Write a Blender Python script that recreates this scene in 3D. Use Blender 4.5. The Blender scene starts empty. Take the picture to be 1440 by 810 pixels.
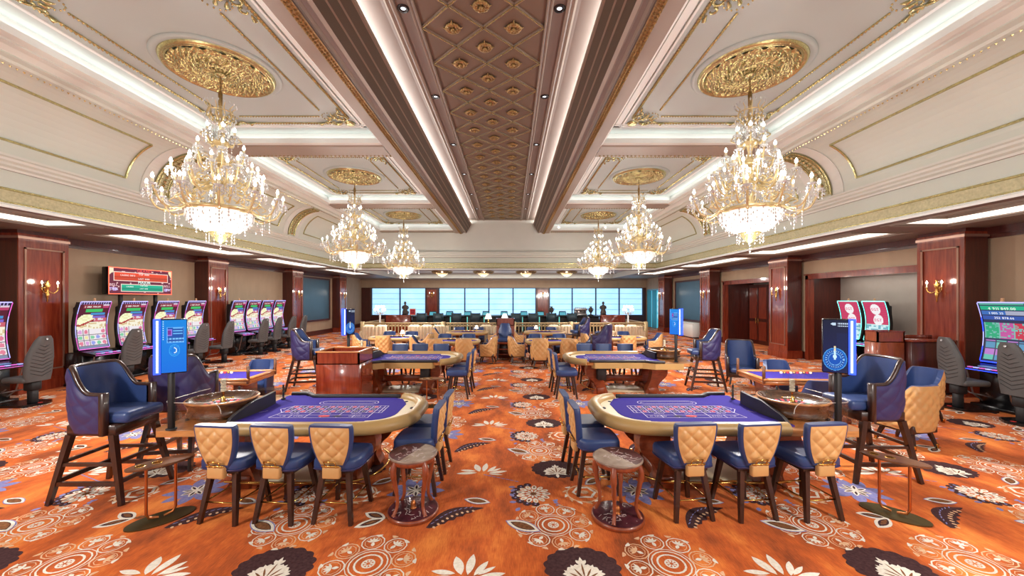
import bpy, bmesh, math, random
from math import pi, sin, cos, radians as R, sqrt, atan2
from mathutils import Vector, Matrix
random.seed(7)
SC = bpy.context.scene
COL = SC.collection

# ------------------------------------------------------------------ camera, world, exposure
CAMZ = 2.2
cam_d = bpy.data.cameras.new('camera')
cam = bpy.data.objects.new('camera', cam_d)
COL.objects.link(cam)
cam.location = (0, 0, CAMZ)
cam.rotation_euler = (R(90), 0, 0)
cam_d.sensor_width = 36
cam_d.lens = 36 * 540 / 1440
cam_d.shift_x = 2.5 / 1440
cam_d.shift_y = 15.5 / 1440
cam_d.clip_start = 0.05
cam_d.clip_end = 200
SC.camera = cam
SC.view_settings.view_transform = 'Standard'
SC.view_settings.look = 'None'
SC.view_settings.exposure = 0.0
SC.view_settings.gamma = 1.0
SC.view_settings.use_curve_mapping = False
try:
    SC.cycles.use_denoising = True
    SC.cycles.max_bounces = 6
    SC.cycles.diffuse_bounces = 4
    SC.cycles.glossy_bounces = 3
    SC.cycles.transmission_bounces = 4
    SC.cycles.transparent_max_bounces = 12
    SC.cycles.sample_clamp_indirect = 6.0
    SC.cycles.caustics_reflective = False
    SC.cycles.caustics_refractive = False
except Exception:
    pass
W = bpy.data.worlds.new('world')
SC.world = W
W.use_nodes = True
WORLD_COL, WORLD_STR = (1.0, 0.97, 0.93), .8
W.node_tree.nodes['Background'].inputs[0].default_value = (*WORLD_COL, 1)
W.node_tree.nodes['Background'].inputs[1].default_value = WORLD_STR

# lamp powers (watts), tuned together
P_CH_DOWN, P_CH_UP = 450, 15
P_SPINE, P_BAY, P_COFFER, P_DOWN, P_SCONCE = 170, 13, 60, 36, 4
WARM, SOFTWARM, NEUTRAL, DAY = (1.0, .88, .74), (1.0, .955, .9), (1.0, .98, .95), (.55, .8, 1.0)

def lamp(kind, name, loc, power, color, size=.2, size_y=None, rot=(0, 0, 0), spot=None):
    d = bpy.data.lights.new(name, kind)
    d.energy = power
    d.color = color
    if kind == 'AREA':
        d.shape = 'RECTANGLE'
        d.size = size
        d.size_y = size_y or size
    elif kind in ('POINT', 'SPOT'):
        d.shadow_soft_size = size
    if kind == 'SPOT':
        d.spot_size = spot or R(100)
        d.spot_blend = .8 if (spot or 0) < 2.6 else .25
    o = bpy.data.objects.new(name, d)
    COL.objects.link(o)
    o.location = loc
    o.rotation_euler = rot
    return o

# ------------------------------------------------------------------ mesh building helpers
class MB:
    """Collects faces, builds ONE mesh object."""
    def __init__(s, M=None):
        s.v, s.f, s.m, s.s, s.c = [], [], [], [], []
        s.M = M or Matrix.Identity(4)
        s.mi = 0
        s.sm = False
        s.usec = False
    def add(s, verts, faces, mi=None, sm=None, cols=None):
        n = len(s.v)
        flip = s.M.determinant() < 0
        M = s.M
        s.v += [tuple(M @ Vector(p)) for p in verts]
        mi = s.mi if mi is None else mi
        sm = s.sm if sm is None else sm
        for i, f in enumerate(faces):
            g = [n + k for k in f]
            s.f.append(g[::-1] if flip else g)
            s.m.append(mi)
            s.s.append(sm)
            s.c.append(cols[i] if cols else (1, 1, 1))
        if cols:
            s.usec = True
    def box(s, x0, x1, y0, y1, z0, z1, mi=None):
        v = [(x0, y0, z0), (x1, y0, z0), (x1, y1, z0), (x0, y1, z0), (x0, y0, z1), (x1, y0, z1), (x1, y1, z1), (x0, y1, z1)]
        s.add(v, [(0, 3, 2, 1), (4, 5, 6, 7), (0, 1, 5, 4), (1, 2, 6, 5), (2, 3, 7, 6), (3, 0, 4, 7)], mi, False)
    def rbox(s, x0, x1, y0, y1, z0, z1, b=.01, seg=2, mi=None, sm=True):
        bm = bmesh.new()
        bmesh.ops.create_cube(bm, size=1)
        for v in bm.verts:
            v.co = Vector(((x0 + x1) / 2 + v.co.x * (x1 - x0), (y0 + y1) / 2 + v.co.y * (y1 - y0), (z0 + z1) / 2 + v.co.z * (z1 - z0)))
        b = min(b, .49 * min(abs(x1 - x0), abs(y1 - y0), abs(z1 - z0)))
        bmesh.ops.bevel(bm, geom=bm.edges[:], offset=b, segments=seg, affect='EDGES', profile=.5)
        bm.verts.index_update()
        s.add([v.co[:] for v in bm.verts], [[v.index for v in f.verts] for f in bm.faces], mi, sm)
        bm.free()
    def beam(s, a, b, w, h, mi=None, up=(0, 0, 1), w2=None, h2=None):
        """square bar from a to b, section w x h (w2 x h2 at b)"""
        a, b = Vector(a), Vector(b)
        d = (b - a).normalized()
        u = Vector(up)
        if abs(d.dot(u)) > .95:
            u = Vector((0, 1, 0))
        x = d.cross(u).normalized()
        y = x.cross(d).normalized()
        w2, h2 = w2 or w, h2 or h
        v = []
        for p, ww, hh in ((a, w, h), (b, w2, h2)):
            for sx, sy in ((-1, -1), (1, -1), (1, 1), (-1, 1)):
                v.append(tuple(p + x * sx * ww / 2 + y * sy * hh / 2))
        s.add(v, [(3, 2, 1, 0), (4, 5, 6, 7), (0, 1, 5, 4), (1, 2, 6, 5), (2, 3, 7, 6), (3, 0, 4, 7)], mi, False)
    def tube(s, pts, r, n=8, closed=False, cap=True, mi=None, sx=1.0, up=None):
        P = [Vector(p) for p in pts]
        k = len(P)
        rr = r if isinstance(r, (list, tuple)) else [r] * k
        rings, prev = [], None
        for i in range(k):
            a = P[i - 1] if (i > 0 or closed) else P[i]
            b = P[(i + 1) % k] if (i < k - 1 or closed) else P[i]
            d = (b - a)
            d = d.normalized() if d.length > 1e-9 else Vector((0, 0, 1))
            if prev is None:
                u = Vector(up) if up else (Vector((0, 0, 1)) if abs(d.z) < .9 else Vector((1, 0, 0)))
            else:
                u = prev
            u = (u - d * u.dot(d))
            u = u.normalized() if u.length > 1e-6 else d.orthogonal().normalized()
            prev = u
            w = d.cross(u)
            rings.append([P[i] + (u * cos(2 * pi * j / n) + w * sx * sin(2 * pi * j / n)) * rr[i] for j in range(n)])
        s.loft(rings, closed, cap, mi, True)
    def loft(s, rings, closed=False, cap=True, mi=None, sm=True):
        n = len(rings[0])
        v = [tuple(p) for r in rings for p in r]
        f = []
        k = len(rings)
        for i in range(k if closed else k - 1):
            a, b = i * n, ((i + 1) % k) * n
            for j in range(n):
                j2 = (j + 1) % n
                f.append((a + j, a + j2, b + j2, b + j))
        s.add(v, f, mi, sm)
        if cap and not closed:
            s.add([tuple(p) for p in rings[0]], [tuple(range(n))[::-1]], mi, False)
            s.add([tuple(p) for p in rings[-1]], [tuple(range(n))], mi, False)
    def lathe(s, prof, n=24, c=(0, 0, 0), mi=None, sm=True, sx=1, sy=1):
        """prof: (r, z) from bottom to top, outside facing out"""
        v, f = [], []
        for r, z in prof:
            for j in range(n):
                a = 2 * pi * j / n
                v.append((c[0] + r * cos(a) * sx, c[1] + r * sin(a) * sy, c[2] + z))
        for i in range(len(prof) - 1):
            for j in range(n):
                j2 = (j + 1) % n
                f.append((i * n + j, i * n + j2, (i + 1) * n + j2, (i + 1) * n + j))
        s.add(v, f, mi, sm)
    def sphere(s, c, r, n=10, m=6, mi=None, sx=1, sy=1, sz=1):
        prof = [(max(r * sin(pi * i / m), 1e-4), -r * cos(pi * i / m) * sz) for i in range(m + 1)]
        s.lathe(prof, n, c, mi, True, sx, sy)
    def octa(s, c, r, h, mi=None):
        x, y, z = c
        v = [(x + r, y, z), (x, y + r, z), (x - r, y, z), (x, y - r, z), (x, y, z + h), (x, y, z - h)]
        s.add(v, [(0, 1, 4), (1, 2, 4), (2, 3, 4), (3, 0, 4), (1, 0, 5), (2, 1, 5), (3, 2, 5), (0, 3, 5)], mi, False)
    def prism(s, out, z0, z1, mi=None, sm=False, axis='z'):
        """closed outline (counter-clockwise seen from +axis) extruded along the axis"""
        def P(a, b, c):
            return (a, b, c) if axis == 'z' else ((a, c, b) if axis == 'y' else (c, a, b))
        n = len(out)
        lo = [P(a, b, z0) for a, b in out]
        hi = [P(a, b, z1) for a, b in out]
        side = [(i, (i + 1) % n, n + (i + 1) % n, n + i) for i in range(n)]
        caps = [tuple(range(n))[::-1], tuple(range(n, 2 * n))]
        if axis == 'y':
            side = [q[::-1] for q in side]
            caps = [q[::-1] for q in caps]
        s.add(lo + hi, side, mi, sm)
        s.add(lo + hi, caps, mi, False)
    def poly(s, pts, mi=None, sm=False):
        s.add(pts, [tuple(range(len(pts)))], mi, sm)
    def grid(s, fn, nu, nv, mi=None, sm=True, flip=False, cols=None):
        v = [tuple(fn(i / nu, j / nv)) for j in range(nv + 1) for i in range(nu + 1)]
        f = []
        for j in range(nv):
            for i in range(nu):
                a = j * (nu + 1) + i
                q = (a, a + 1, a + nu + 2, a + nu + 1)
                f.append(q[::-1] if flip else q)
        s.add(v, f, mi, sm, cols)
    def strip(s, prof, y0, y1, mis=None, sm=False, ny=1, flip=False):
        """open profile of (x, z) points extruded along y"""
        k = len(prof)
        for i in range(k - 1):
            (xa, za), (xb, zb) = prof[i], prof[i + 1]
            q = [(xa, y0, za), (xb, y0, zb), (xb, y1, zb), (xa, y1, za)]
            f = (0, 1, 2, 3)
            s.add(q, [f[::-1] if flip else f], (mis[i] if mis else None), sm)
    def build(s, name, mats, parent=None, loc=None, rz=0):
        me = bpy.data.meshes.new(name)
        me.from_pydata(s.v, [], s.f)
        mats = mats if isinstance(mats, (list, tuple)) else [mats]
        for m in mats:
            me.materials.append(m)
        me.polygons.foreach_set('material_index', s.m)
        me.polygons.foreach_set('use_smooth', s.s)
        if s.usec:
            ca = me.color_attributes.new('Col', 'FLOAT_COLOR', 'CORNER')
            flat = []
            for f, c in zip(s.f, s.c):
                flat += [c[0], c[1], c[2], 1.0] * len(f)
            ca.data.foreach_set('color', flat)
        me.update()
        o = bpy.data.objects.new(name, me)
        COL.objects.link(o)
        if parent is not None:
            o.parent = parent
        if loc is not None:
            o.location = loc
        o.rotation_euler.z = rz
        return o

def tag(o, label=None, cat=None, group=None, kind=None):
    if label: o['label'] = label
    if cat: o['category'] = cat
    if group: o['group'] = group
    if kind: o['kind'] = kind
    return o
def thing(name, label, cat, loc=(0, 0, 0), rz=0, group=None):
    o = bpy.data.objects.new(name, None)
    COL.objects.link(o)
    o.empty_display_size = .1
    o.location = loc
    o.rotation_euler.z = rz
    return tag(o, label, cat, group)
def place(o, loc, rz=0, label=None, group=None, scale=None):
    o.location = loc
    o.rotation_euler.z = rz
    if label: o['label'] = label
    if group: o['group'] = group
    if scale: o.scale = (scale, scale, scale)
    return o
def dup(root, loc, rz=0, label=None, group=None, scale=None):
    def rec(o, par):
        c = o.copy()
        COL.objects.link(c)
        if par is not None:
            c.parent = par
        for ch in list(KIDS.get(o.name, ())):
            rec(ch, c)
        return c
    def index(o):
        KIDS[o.name] = list(o.children)
        for ch in KIDS[o.name]:
            index(ch)
    if root.name not in KIDS:
        index(root)
    return place(rec(root, None), loc, rz, label, group, scale)
KIDS = {}
def struct(mb, name, mats, **k):
    return tag(mb.build(name, mats, **k), kind='structure')

def arc(cx, cy, r, a0, a1, n, ry=None):
    ry = r if ry is None else ry
    return [(cx + r * cos(R(a0 + (a1 - a0) * i / n)), cy + ry * sin(R(a0 + (a1 - a0) * i / n))) for i in range(n + 1)]
def smooth_path(pts, n=6):
    """Catmull-Rom through the points (2-D or 3-D)"""
    P = [Vector(p) for p in pts]
    P = [P[0] * 2 - P[1]] + P + [P[-1] * 2 - P[-2]]
    out = []
    for i in range(1, len(P) - 2):
        for k in range(n):
            t = k / n
            a, b, c, d = P[i - 1], P[i], P[i + 1], P[i + 2]
            out.append(.5 * ((2 * b) + (c - a) * t + (2 * a - 5 * b + 4 * c - d) * t * t + (3 * b - a - 3 * c + d) * t ** 3))
    out.append(P[-2])
    return [tuple(p) for p in out]

# ------------------------------------------------------------------ materials (all node based)
def srgb(r, g, b):
    def f(c):
        c /= 255
        return c / 12.92 if c <= .04045 else ((c + .055) / 1.055) ** 2.4
    return (f(r), f(g), f(b))
def mat(name, col, rough=.5, metal=0, var=.0, scale=8, stretch=(1, 1, 1), bump=0, bscale=60, coat=0, emit=None, estr=0, spec=.5, col2=None, sheen=0):
    m = bpy.data.materials.new(name)
    m.use_nodes = True
    nt = m.node_tree
    b = nt.nodes['Principled BSDF']
    b.inputs['Base Color'].default_value = (*col, 1)
    b.inputs['Roughness'].default_value = rough
    b.inputs['Metallic'].default_value = metal
    b.inputs['Specular IOR Level'].default_value = spec
    b.inputs['Coat Weight'].default_value = coat
    b.inputs['Coat Roughness'].default_value = .06
    if emit:
        b.inputs['Emission Color'].default_value = (*emit, 1)
        b.inputs['Emission Strength'].default_value = estr
    tc = nt.nodes.new('ShaderNodeTexCoord')
    mp = nt.nodes.new('ShaderNodeMapping')
    mp.inputs['Scale'].default_value = stretch
    nt.links.new(tc.outputs['Object'], mp.inputs[0])
    if var or col2:
        nz = nt.nodes.new('ShaderNodeTexNoise')
        nz.inputs['Scale'].default_value = scale
        nz.inputs['Detail'].default_value = 4
        nt.links.new(mp.outputs[0], nz.inputs[0])
        rp = nt.nodes.new('ShaderNodeValToRGB')
        c2 = col2 or tuple(min(1, c * (1 + var)) for c in col)
        c1 = col if col2 else tuple(c * (1 - var) for c in col)
        rp.color_ramp.elements[0].position = .3
        rp.color_ramp.elements[1].position = .7
        rp.color_ramp.elements[0].color = (*c1, 1)
        rp.color_ramp.elements[1].color = (*c2, 1)
        nt.links.new(nz.outputs[0], rp.inputs[0])
        nt.links.new(rp.outputs[0], b.inputs['Base Color'])
    if bump:
        nb = nt.nodes.new('ShaderNodeTexNoise')
        nb.inputs['Scale'].default_value = bscale
        nb.inputs['Detail'].default_value = 3
        nt.links.new(mp.outputs[0], nb.inputs[0])
        bp = nt.nodes.new('ShaderNodeBump')
        bp.inputs['Strength'].default_value = bump
        bp.inputs['Distance'].default_value = .01
        nt.links.new(nb.outputs[0], bp.inputs['Height'])
        nt.links.new(bp.outputs[0], b.inputs['Normal'])
    return m
def glow(name, col, s, sample=False):
    m = mat(name, tuple(min(1, c) for c in col), .4, emit=col, estr=s)
    if not sample:
        try: m.cycles.emission_sampling = 'NONE'
        except Exception: pass
    return m
def screen_mat(name, s):
    m = bpy.data.materials.new(name)
    m.use_nodes = True
    nt = m.node_tree
    b = nt.nodes['Principled BSDF']
    at = nt.nodes.new('ShaderNodeAttribute')
    at.attribute_name = 'Col'
    b.inputs['Base Color'].default_value = (.01, .01, .012, 1)
    b.inputs['Roughness'].default_value = .4
    b.inputs['Specular IOR Level'].default_value = .15
    nt.links.new(at.outputs['Color'], b.inputs['Emission Color'])
    b.inputs['Emission Strength'].default_value = s
    try: m.cycles.emission_sampling = 'NONE'
    except Exception: pass
    return m
def clear(name, tint=(1, 1, 1), refl=.12, rough=.03):
    m = bpy.data.materials.new(name)
    m.use_nodes = True
    nt = m.node_tree
    nt.nodes.remove(nt.nodes['Principled BSDF'])
    out = nt.nodes['Material Output']
    t = nt.nodes.new('ShaderNodeBsdfTransparent')
    t.inputs[0].default_value = (*tint, 1)
    g = nt.nodes.new('ShaderNodeBsdfGlossy')
    g.inputs['Roughness'].default_value = rough
    lw = nt.nodes.new('ShaderNodeLayerWeight')
    lw.inputs[0].default_value = .5
    pw = nt.nodes.new('ShaderNodeMath')
    pw.operation = 'POWER'
    pw.inputs[1].default_value = 4
    nt.links.new(lw.outputs['Facing'], pw.inputs[0])
    fr = nt.nodes.new('ShaderNodeMath')
    fr.operation = 'MULTIPLY'
    fr.inputs[1].default_value = .6
    nt.links.new(pw.outputs[0], fr.inputs[0])
    ma = nt.nodes.new('ShaderNodeMath')
    ma.operation = 'ADD'
    ma.inputs[1].default_value = refl
    mx = nt.nodes.new('ShaderNodeMixShader')
    nt.links.new(fr.outputs[0], ma.inputs[0])
    nt.links.new(ma.outputs[0], mx.inputs[0])
    nt.links.new(t.outputs[0], mx.inputs[1])
    nt.links.new(g.outputs[0], mx.inputs[2])
    nt.links.new(mx.outputs[0], out.inputs[0])
    return m

M = {}
M['cream'] = mat('cream_plaster', srgb(200, 199, 190), .6, var=.02, scale=1.5)
M['panel'] = mat('pale_panel_plaster', srgb(178, 188, 184), .6, var=.02, scale=1.2)
M['cove'] = mat('warm_cove_plaster', srgb(190, 194, 183), .6, var=.02, scale=1.2)
M['white'] = mat('white_moulding', srgb(226, 228, 224), .5)
M['mauve'] = mat('mauve_brown_plaster', srgb(116, 98, 88), .5, var=.03, scale=2)
M['taupe'] = mat('taupe_moulding', srgb(142, 126, 112), .5, var=.03, scale=2)
M['fascia'] = mat('dark_brown_fascia', srgb(84, 64, 48), .5, var=.04, scale=2)
M['lattice'] = mat('lattice_panel_plaster', srgb(112, 92, 76), .5, var=.04, scale=2)
M['gold'] = mat('gilded_relief', srgb(192, 182, 130), .27, .75, var=.25, scale=30, bump=.35, bscale=40)
M['antique'] = mat('antique_gold', srgb(152, 124, 78), .35, .7, var=.3, scale=25, bump=.4, bscale=35)
M['palegold'] = mat('pale_gold_fret', srgb(182, 174, 138), .5, .2, var=.16, scale=22, bump=.8, bscale=24)
M['brass'] = mat('polished_brass', srgb(214, 170, 92), .22, 1, var=.05)
M['bronze'] = mat('dark_bronze', srgb(96, 84, 50), .4, .8, var=.12)
M['copper'] = mat('copper_tube', srgb(190, 116, 66), .28, .9)
M['steel'] = mat('brushed_steel', srgb(170, 168, 168), .3, .9)
M['mahog'] = mat('mahogany_gloss', srgb(104, 34, 20), .22, 0, col2=srgb(140, 58, 34), scale=3, stretch=(6, 6, .6), coat=.8)
M['mahogdark'] = mat('dark_mahogany', srgb(62, 22, 16), .3, 0, col2=srgb(82, 30, 20), scale=3, stretch=(6, 6, .6), coat=.4)
M['wood'] = mat('table_wood', srgb(112, 46, 24), .3, 0, col2=srgb(142, 66, 34), scale=4, stretch=(3, 8, 8), coat=.4)
M['oak'] = mat('honey_wood', srgb(176, 112, 58), .3, 0, col2=srgb(204, 142, 84), scale=5, stretch=(1, 9, 9), coat=.4)
M['wenge'] = mat('wenge_leg', srgb(44, 24, 18), .3, 0, col2=srgb(62, 34, 24), scale=6, stretch=(6, 6, .8), coat=.3)
M['walnut'] = mat('walnut_rim', srgb(92, 56, 34), .3, 0, col2=srgb(124, 80, 50), scale=4, stretch=(4, 4, 10), coat=.5)
M['wallpaper'] = mat('beige_wallcovering', srgb(172, 148, 122), .7, var=.06, scale=3, stretch=(1, 1, .4), bump=.1, bscale=90)
M['greywall'] = mat('grey_wallcovering', srgb(150, 140, 130), .7, var=.05, scale=3, bump=.1, bscale=90)
M['navy'] = mat('navy_leather', srgb(46, 66, 114), .38, 0, var=.1, scale=5, bump=.08, bscale=160)
M['purple'] = mat('deep_violet_leather', srgb(52, 46, 92), .42, 0, var=.1, scale=5, bump=.08, bscale=160)
M['tan'] = mat('tan_leather', srgb(206, 158, 100), .42, 0, var=.06, scale=5, bump=.08, bscale=160)
M['rail'] = mat('khaki_padded_rail', srgb(180, 146, 92), .4, 0, var=.05, scale=4, bump=.06, bscale=120)
M['felt'] = mat('violet_felt', srgb(62, 50, 148), .9, 0, var=.05, scale=40, bump=.1, bscale=300, spec=.15)
M['ink'] = mat('felt_ink_white', srgb(222, 212, 240), .8, 0, var=.02)
M['inkred'] = mat('felt_ink_red', srgb(206, 52, 70), .8, 0, var=.02)
M['inkblack'] = mat('felt_ink_dark', srgb(30, 24, 50), .8, 0, var=.02)
M['bumper'] = mat('dark_bumper', srgb(36, 32, 38), .45, 0, var=.1)
M['lipcream'] = mat('cream_card_lip', srgb(238, 226, 196), .5, 0, var=.02)
M['graychair'] = mat('charcoal_vinyl', srgb(82, 82, 82), .5, 0, var=.08, scale=6, bump=.1, bscale=150)
M['black'] = mat('black_gloss', srgb(16, 15, 17), .25, 0, var=.1)
M['matteblack'] = mat('matte_black', srgb(24, 22, 24), .6, 0, var=.1)
M['acrylic'] = clear('clear_acrylic', (.95, .96, .96), .05, .06)
M['crystal'] = clear('cut_crystal', (.98, .97, .94), .3, .05)
M['ivory'] = mat('ivory_candle', srgb(244, 232, 200), .5, 0, var=.02)
M['bulb'] = glow('lit_bulb', (1.0, .93, .8), 14)
M['bowl'] = glow('lit_crystal_bowl', (1.0, .97, .93), .65)
M['strand'] = mat('crystal_strand', srgb(206, 206, 206), .1, .0, var=.05, spec=1.0, coat=1)
M['chand'] = mat('pale_gilt_arm', srgb(218, 196, 146), .3, .5, var=.1)
M['led'] = glow('warm_led_strip', (1.0, .93, .83), 2.6)
M['ledwhite'] = glow('white_led_strip', (1.0, .95, .86), 1.15)
M['ledblue'] = glow('blue_led_body', (.02, .06, 1.0), 2.2)
M['ledtube'] = glow('blue_white_tube', (.45, .62, 1.0), 5.0)
M['ledcyan'] = glow('cyan_led_edge', (.2, .95, .85), 1.8)
M['ledpink'] = glow('magenta_led_edge', (.75, .14, .65), .5)
M['ledviolet'] = glow('violet_led_edge', (.42, .45, 1.0), .8)
M['ledred'] = glow('red_sign_edge', (1.0, .12, .06), 1.6)
M['screen'] = screen_mat('lit_screen', 1.0)
M['shade'] = glow('white_lampshade', (1.0, .92, .82), 1.5)
M['sofa'] = mat('oatmeal_velvet', srgb(196, 176, 146), .7, 0, var=.08, scale=10, bump=.1, bscale=120)
M['railgold'] = mat('pale_gold_balustrade', srgb(176, 152, 112), .4, .4, var=.08)
M['teal'] = mat('dark_teal_leather', srgb(38, 62, 72), .5, 0, var=.1)
M['cyantrim'] = glow('teal_lit_frame', (.15, .75, .7), .5)
M['marblered'] = mat('rosso_marble', srgb(48, 16, 26), .3, 0, col2=srgb(92, 42, 52), scale=9, coat=.1)
M['marblegrey'] = mat('grey_marble', srgb(124, 102, 88), .3, 0, col2=srgb(166, 148, 132), scale=8, coat=.1)
M['vein'] = mat('marble_vein', srgb(214, 198, 196), .2, 0, var=.05)
M['cherry'] = mat('cherry_wood', srgb(128, 58, 32), .3, 0, col2=srgb(156, 76, 42), scale=5, stretch=(6, 6, 1), coat=.4)
M['stone'] = mat('bronze_statue', srgb(74, 66, 60), .5, .2, var=.2, bump=.3, bscale=30)
M['plinth'] = mat('cream_table_base', srgb(196, 180, 150), .45, 0, var=.06)
M['tealboard'] = mat('dark_teal_board', srgb(64, 92, 108), .35, 0, var=.06, scale=1.5)
# ================================================================== THE SETTING
C = -.43                      # ceiling axis
Y0, YB, YF = -1.9, 21.0, 30.5  # open near end, bulkhead, window wall
XL, XR = -11.8, 10.8
PIX = 1440

# ---- carpet
def carpet_mat():
    m = bpy.data.materials.new('orange_carpet')
    m.use_nodes = True
    nt = m.node_tree
    b = nt.nodes['Principled BSDF']
    b.inputs['Roughness'].default_value = .95
    b.inputs['Specular IOR Level'].default_value = .1
    b.inputs['Sheen Weight'].default_value = .1
    b.inputs['Sheen Tint'].default_value = (1, .72, .5, 1)
    tc = nt.nodes.new('ShaderNodeTexCoord')
    def noise(scale, stretch, detail=5):
        mp = nt.nodes.new('ShaderNodeMapping')
        mp.inputs['Scale'].default_value = stretch
        nz = nt.nodes.new('ShaderNodeTexNoise')
        nz.inputs['Scale'].default_value = scale
        nz.inputs['Detail'].default_value = detail
        nz.inputs['Roughness'].default_value = .65
        nt.links.new(tc.outputs['Object'], mp.inputs[0])
        nt.links.new(mp.outputs[0], nz.inputs[0])
        return nz
    a, c = noise(1.5, (1.5, .7, 1)), noise(60, (2.6, .16, 1), 4)
    mx = nt.nodes.new('ShaderNodeMix')
    mx.data_type = 'FLOAT'
    mx.inputs[0].default_value = .27
    nt.links.new(a.outputs[0], mx.inputs[2])
    nt.links.new(c.outputs[0], mx.inputs[3])
    rp = nt.nodes.new('ShaderNodeValToRGB')
    e = rp.color_ramp.elements
    e[0].position, e[1].position = .36, .63
    e[0].color = (*srgb(138, 66, 36), 1)
    e[1].color = (*srgb(240, 142, 66), 1)
    k = e.new(.5)
    k.color = (*srgb(206, 98, 44), 1)
    nt.links.new(mx.outputs[0], rp.inputs[0])
    nt.links.new(rp.outputs[0], b.inputs['Base Color'])
    bp = nt.nodes.new('ShaderNodeBump')
    bp.inputs['Strength'].default_value = .2
    bp.inputs['Distance'].default_value = .01
    fz = noise(220, (1, 1, 1), 2)
    nt.links.new(fz.outputs[0], bp.inputs['Height'])
    nt.links.new(bp.outputs[0], b.inputs['Normal'])
    return m
def yarn(name, a, b):
    return mat(name, srgb(*a), .95, 0, col2=srgb(*b), scale=38, spec=.1)
carpet = [carpet_mat(), yarn('white_yarn', (222, 212, 196), (243, 235, 222)), yarn('plum_brown_yarn', (62, 40, 44), (84, 58, 58)),
          yarn('blue_yarn', (118, 120, 176), (150, 146, 190)), yarn('umber_yarn', (104, 66, 44), (146, 98, 64)), yarn('peach_lace_yarn', (220, 164, 122), (236, 202, 166))]
fl = MB()
fl.add([(XL - .4, Y0, 0), (XR + 2.2, Y0, 0), (XR + 2.2, YF + .3, 0), (XL - .4, YF + .3, 0)], [(0, 1, 2, 3)], 0)
LAYN = [0]
def motif(cx, cy, ang=0):
    ca, sa = cos(R(ang)), sin(R(ang))
    def T(p, z): return (cx + p[0] * ca - p[1] * sa, cy + p[0] * sa + p[1] * ca, z)
    def poly(pts, mi, lay=0):
        LAYN[0] = (LAYN[0] + 1) % 24
        z = .0015 + .0008 * lay + .00003 * LAYN[0]
        n = len(pts)          # fan from the centroid keeps wavy outlines clean
        c = (sum(p[0] for p in pts) / n, sum(p[1] for p in pts) / n)
        fl.add([T(c, z)] + [T(p, z) for p in pts], [(0, 1 + i, 1 + (i + 1) % n) for i in range(n)], mi)
    def ell(x, y, rx, ry, mi, lay=0, n=10, a=0):
        poly([(x + rx * cos(2 * pi * i / n) * cos(R(a)) - ry * sin(2 * pi * i / n) * sin(R(a)), y + rx * cos(2 * pi * i / n) * sin(R(a)) + ry * sin(2 * pi * i / n) * cos(R(a))) for i in range(n)], mi, lay)
    def ring(x, y, r, w, mi, lay=0, n=16, wob=0, k=8):
        P = [T((x + (r + wob * cos(k * 2 * pi * i / n) + d) * cos(2 * pi * i / n), y + (r + wob * cos(k * 2 * pi * i / n) + d) * sin(2 * pi * i / n)), 0.0015 + .0008 * lay) for d in (0, w) for i in range(n)]
        fl.add(P, [(i, (i + 1) % n, n + (i + 1) % n, n + i) for i in range(n)], mi)
    def leaf(x, y, L, w, a, mi, lay=0, bend=0, n=7):
        c_, s_ = cos(R(a)), sin(R(a))
        pts = []
        for sg in (1, -1):
            for i in range(n + 1 if sg > 0 else n):
                t = i / n if sg > 0 else 1 - (i + 0) / n
                if sg < 0 and i == 0: continue
                hw = w * (sin(pi * t) ** .8) * sg
                px, py = t * L, hw + bend * sin(pi * t)
                pts.append((x + px * c_ - py * s_, y + px * s_ + py * c_))
        poly(pts, mi, lay)
    return poly, ell, ring, leaf
def m_medallion(x, y, s=1):
    poly, ell, ring, leaf = motif(x, y)
    for r, w in ((.035, .012), (.085, .014), (.125, .010), (.15, .006)):
        ring(0, 0, r * s, w * s, 1, 0, 18)
    for k in range(8):
        leaf(.012 * cos(k * pi / 4), .012 * sin(k * pi / 4), .03 * s, .008, 45 * k, 1)
        a = 2 * pi * k / 8 + .2
        px, py = .238 * cos(a) * s, .238 * sin(a) * s
        ring(px, py, .078 * s, .009 * s, 1 if k % 3 else 5, 0, 12)
        ring(px, py, .058 * s, .005 * s, 5, 0, 10)
        for q in range(5):
            leaf(px, py, .056 * s, .009 * s, k * 45 + 11 + (q - 2) * 32, 1 if k % 3 else 5, 1)
        leaf(px, py, -.05 * s, .014 * s, k * 45 + 11, 1, 1)
    for k in range(16):
        a = 2 * pi * k / 16
        leaf(.325 * cos(a) * s, .325 * sin(a) * s, .055 * s, .014 * s, k * 22.5 + 95, 5 if k % 2 else 1, 0, .012)
def m_seed(x, y, a, s=1):
    poly, ell, ring, leaf = motif(x, y, a)
    leaf(-.19 * s, 0, .38 * s, .085 * s, 0, 3, 2)
    leaf(-.178 * s, 0, .356 * s, .074 * s, 0, 1, 3)
    leaf(-.135 * s, 0, .27 * s, .05 * s, 0, 2, 4)
    leaf(-.12 * s, 0, .24 * s, .042 * s, 0, 4, 5)
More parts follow.
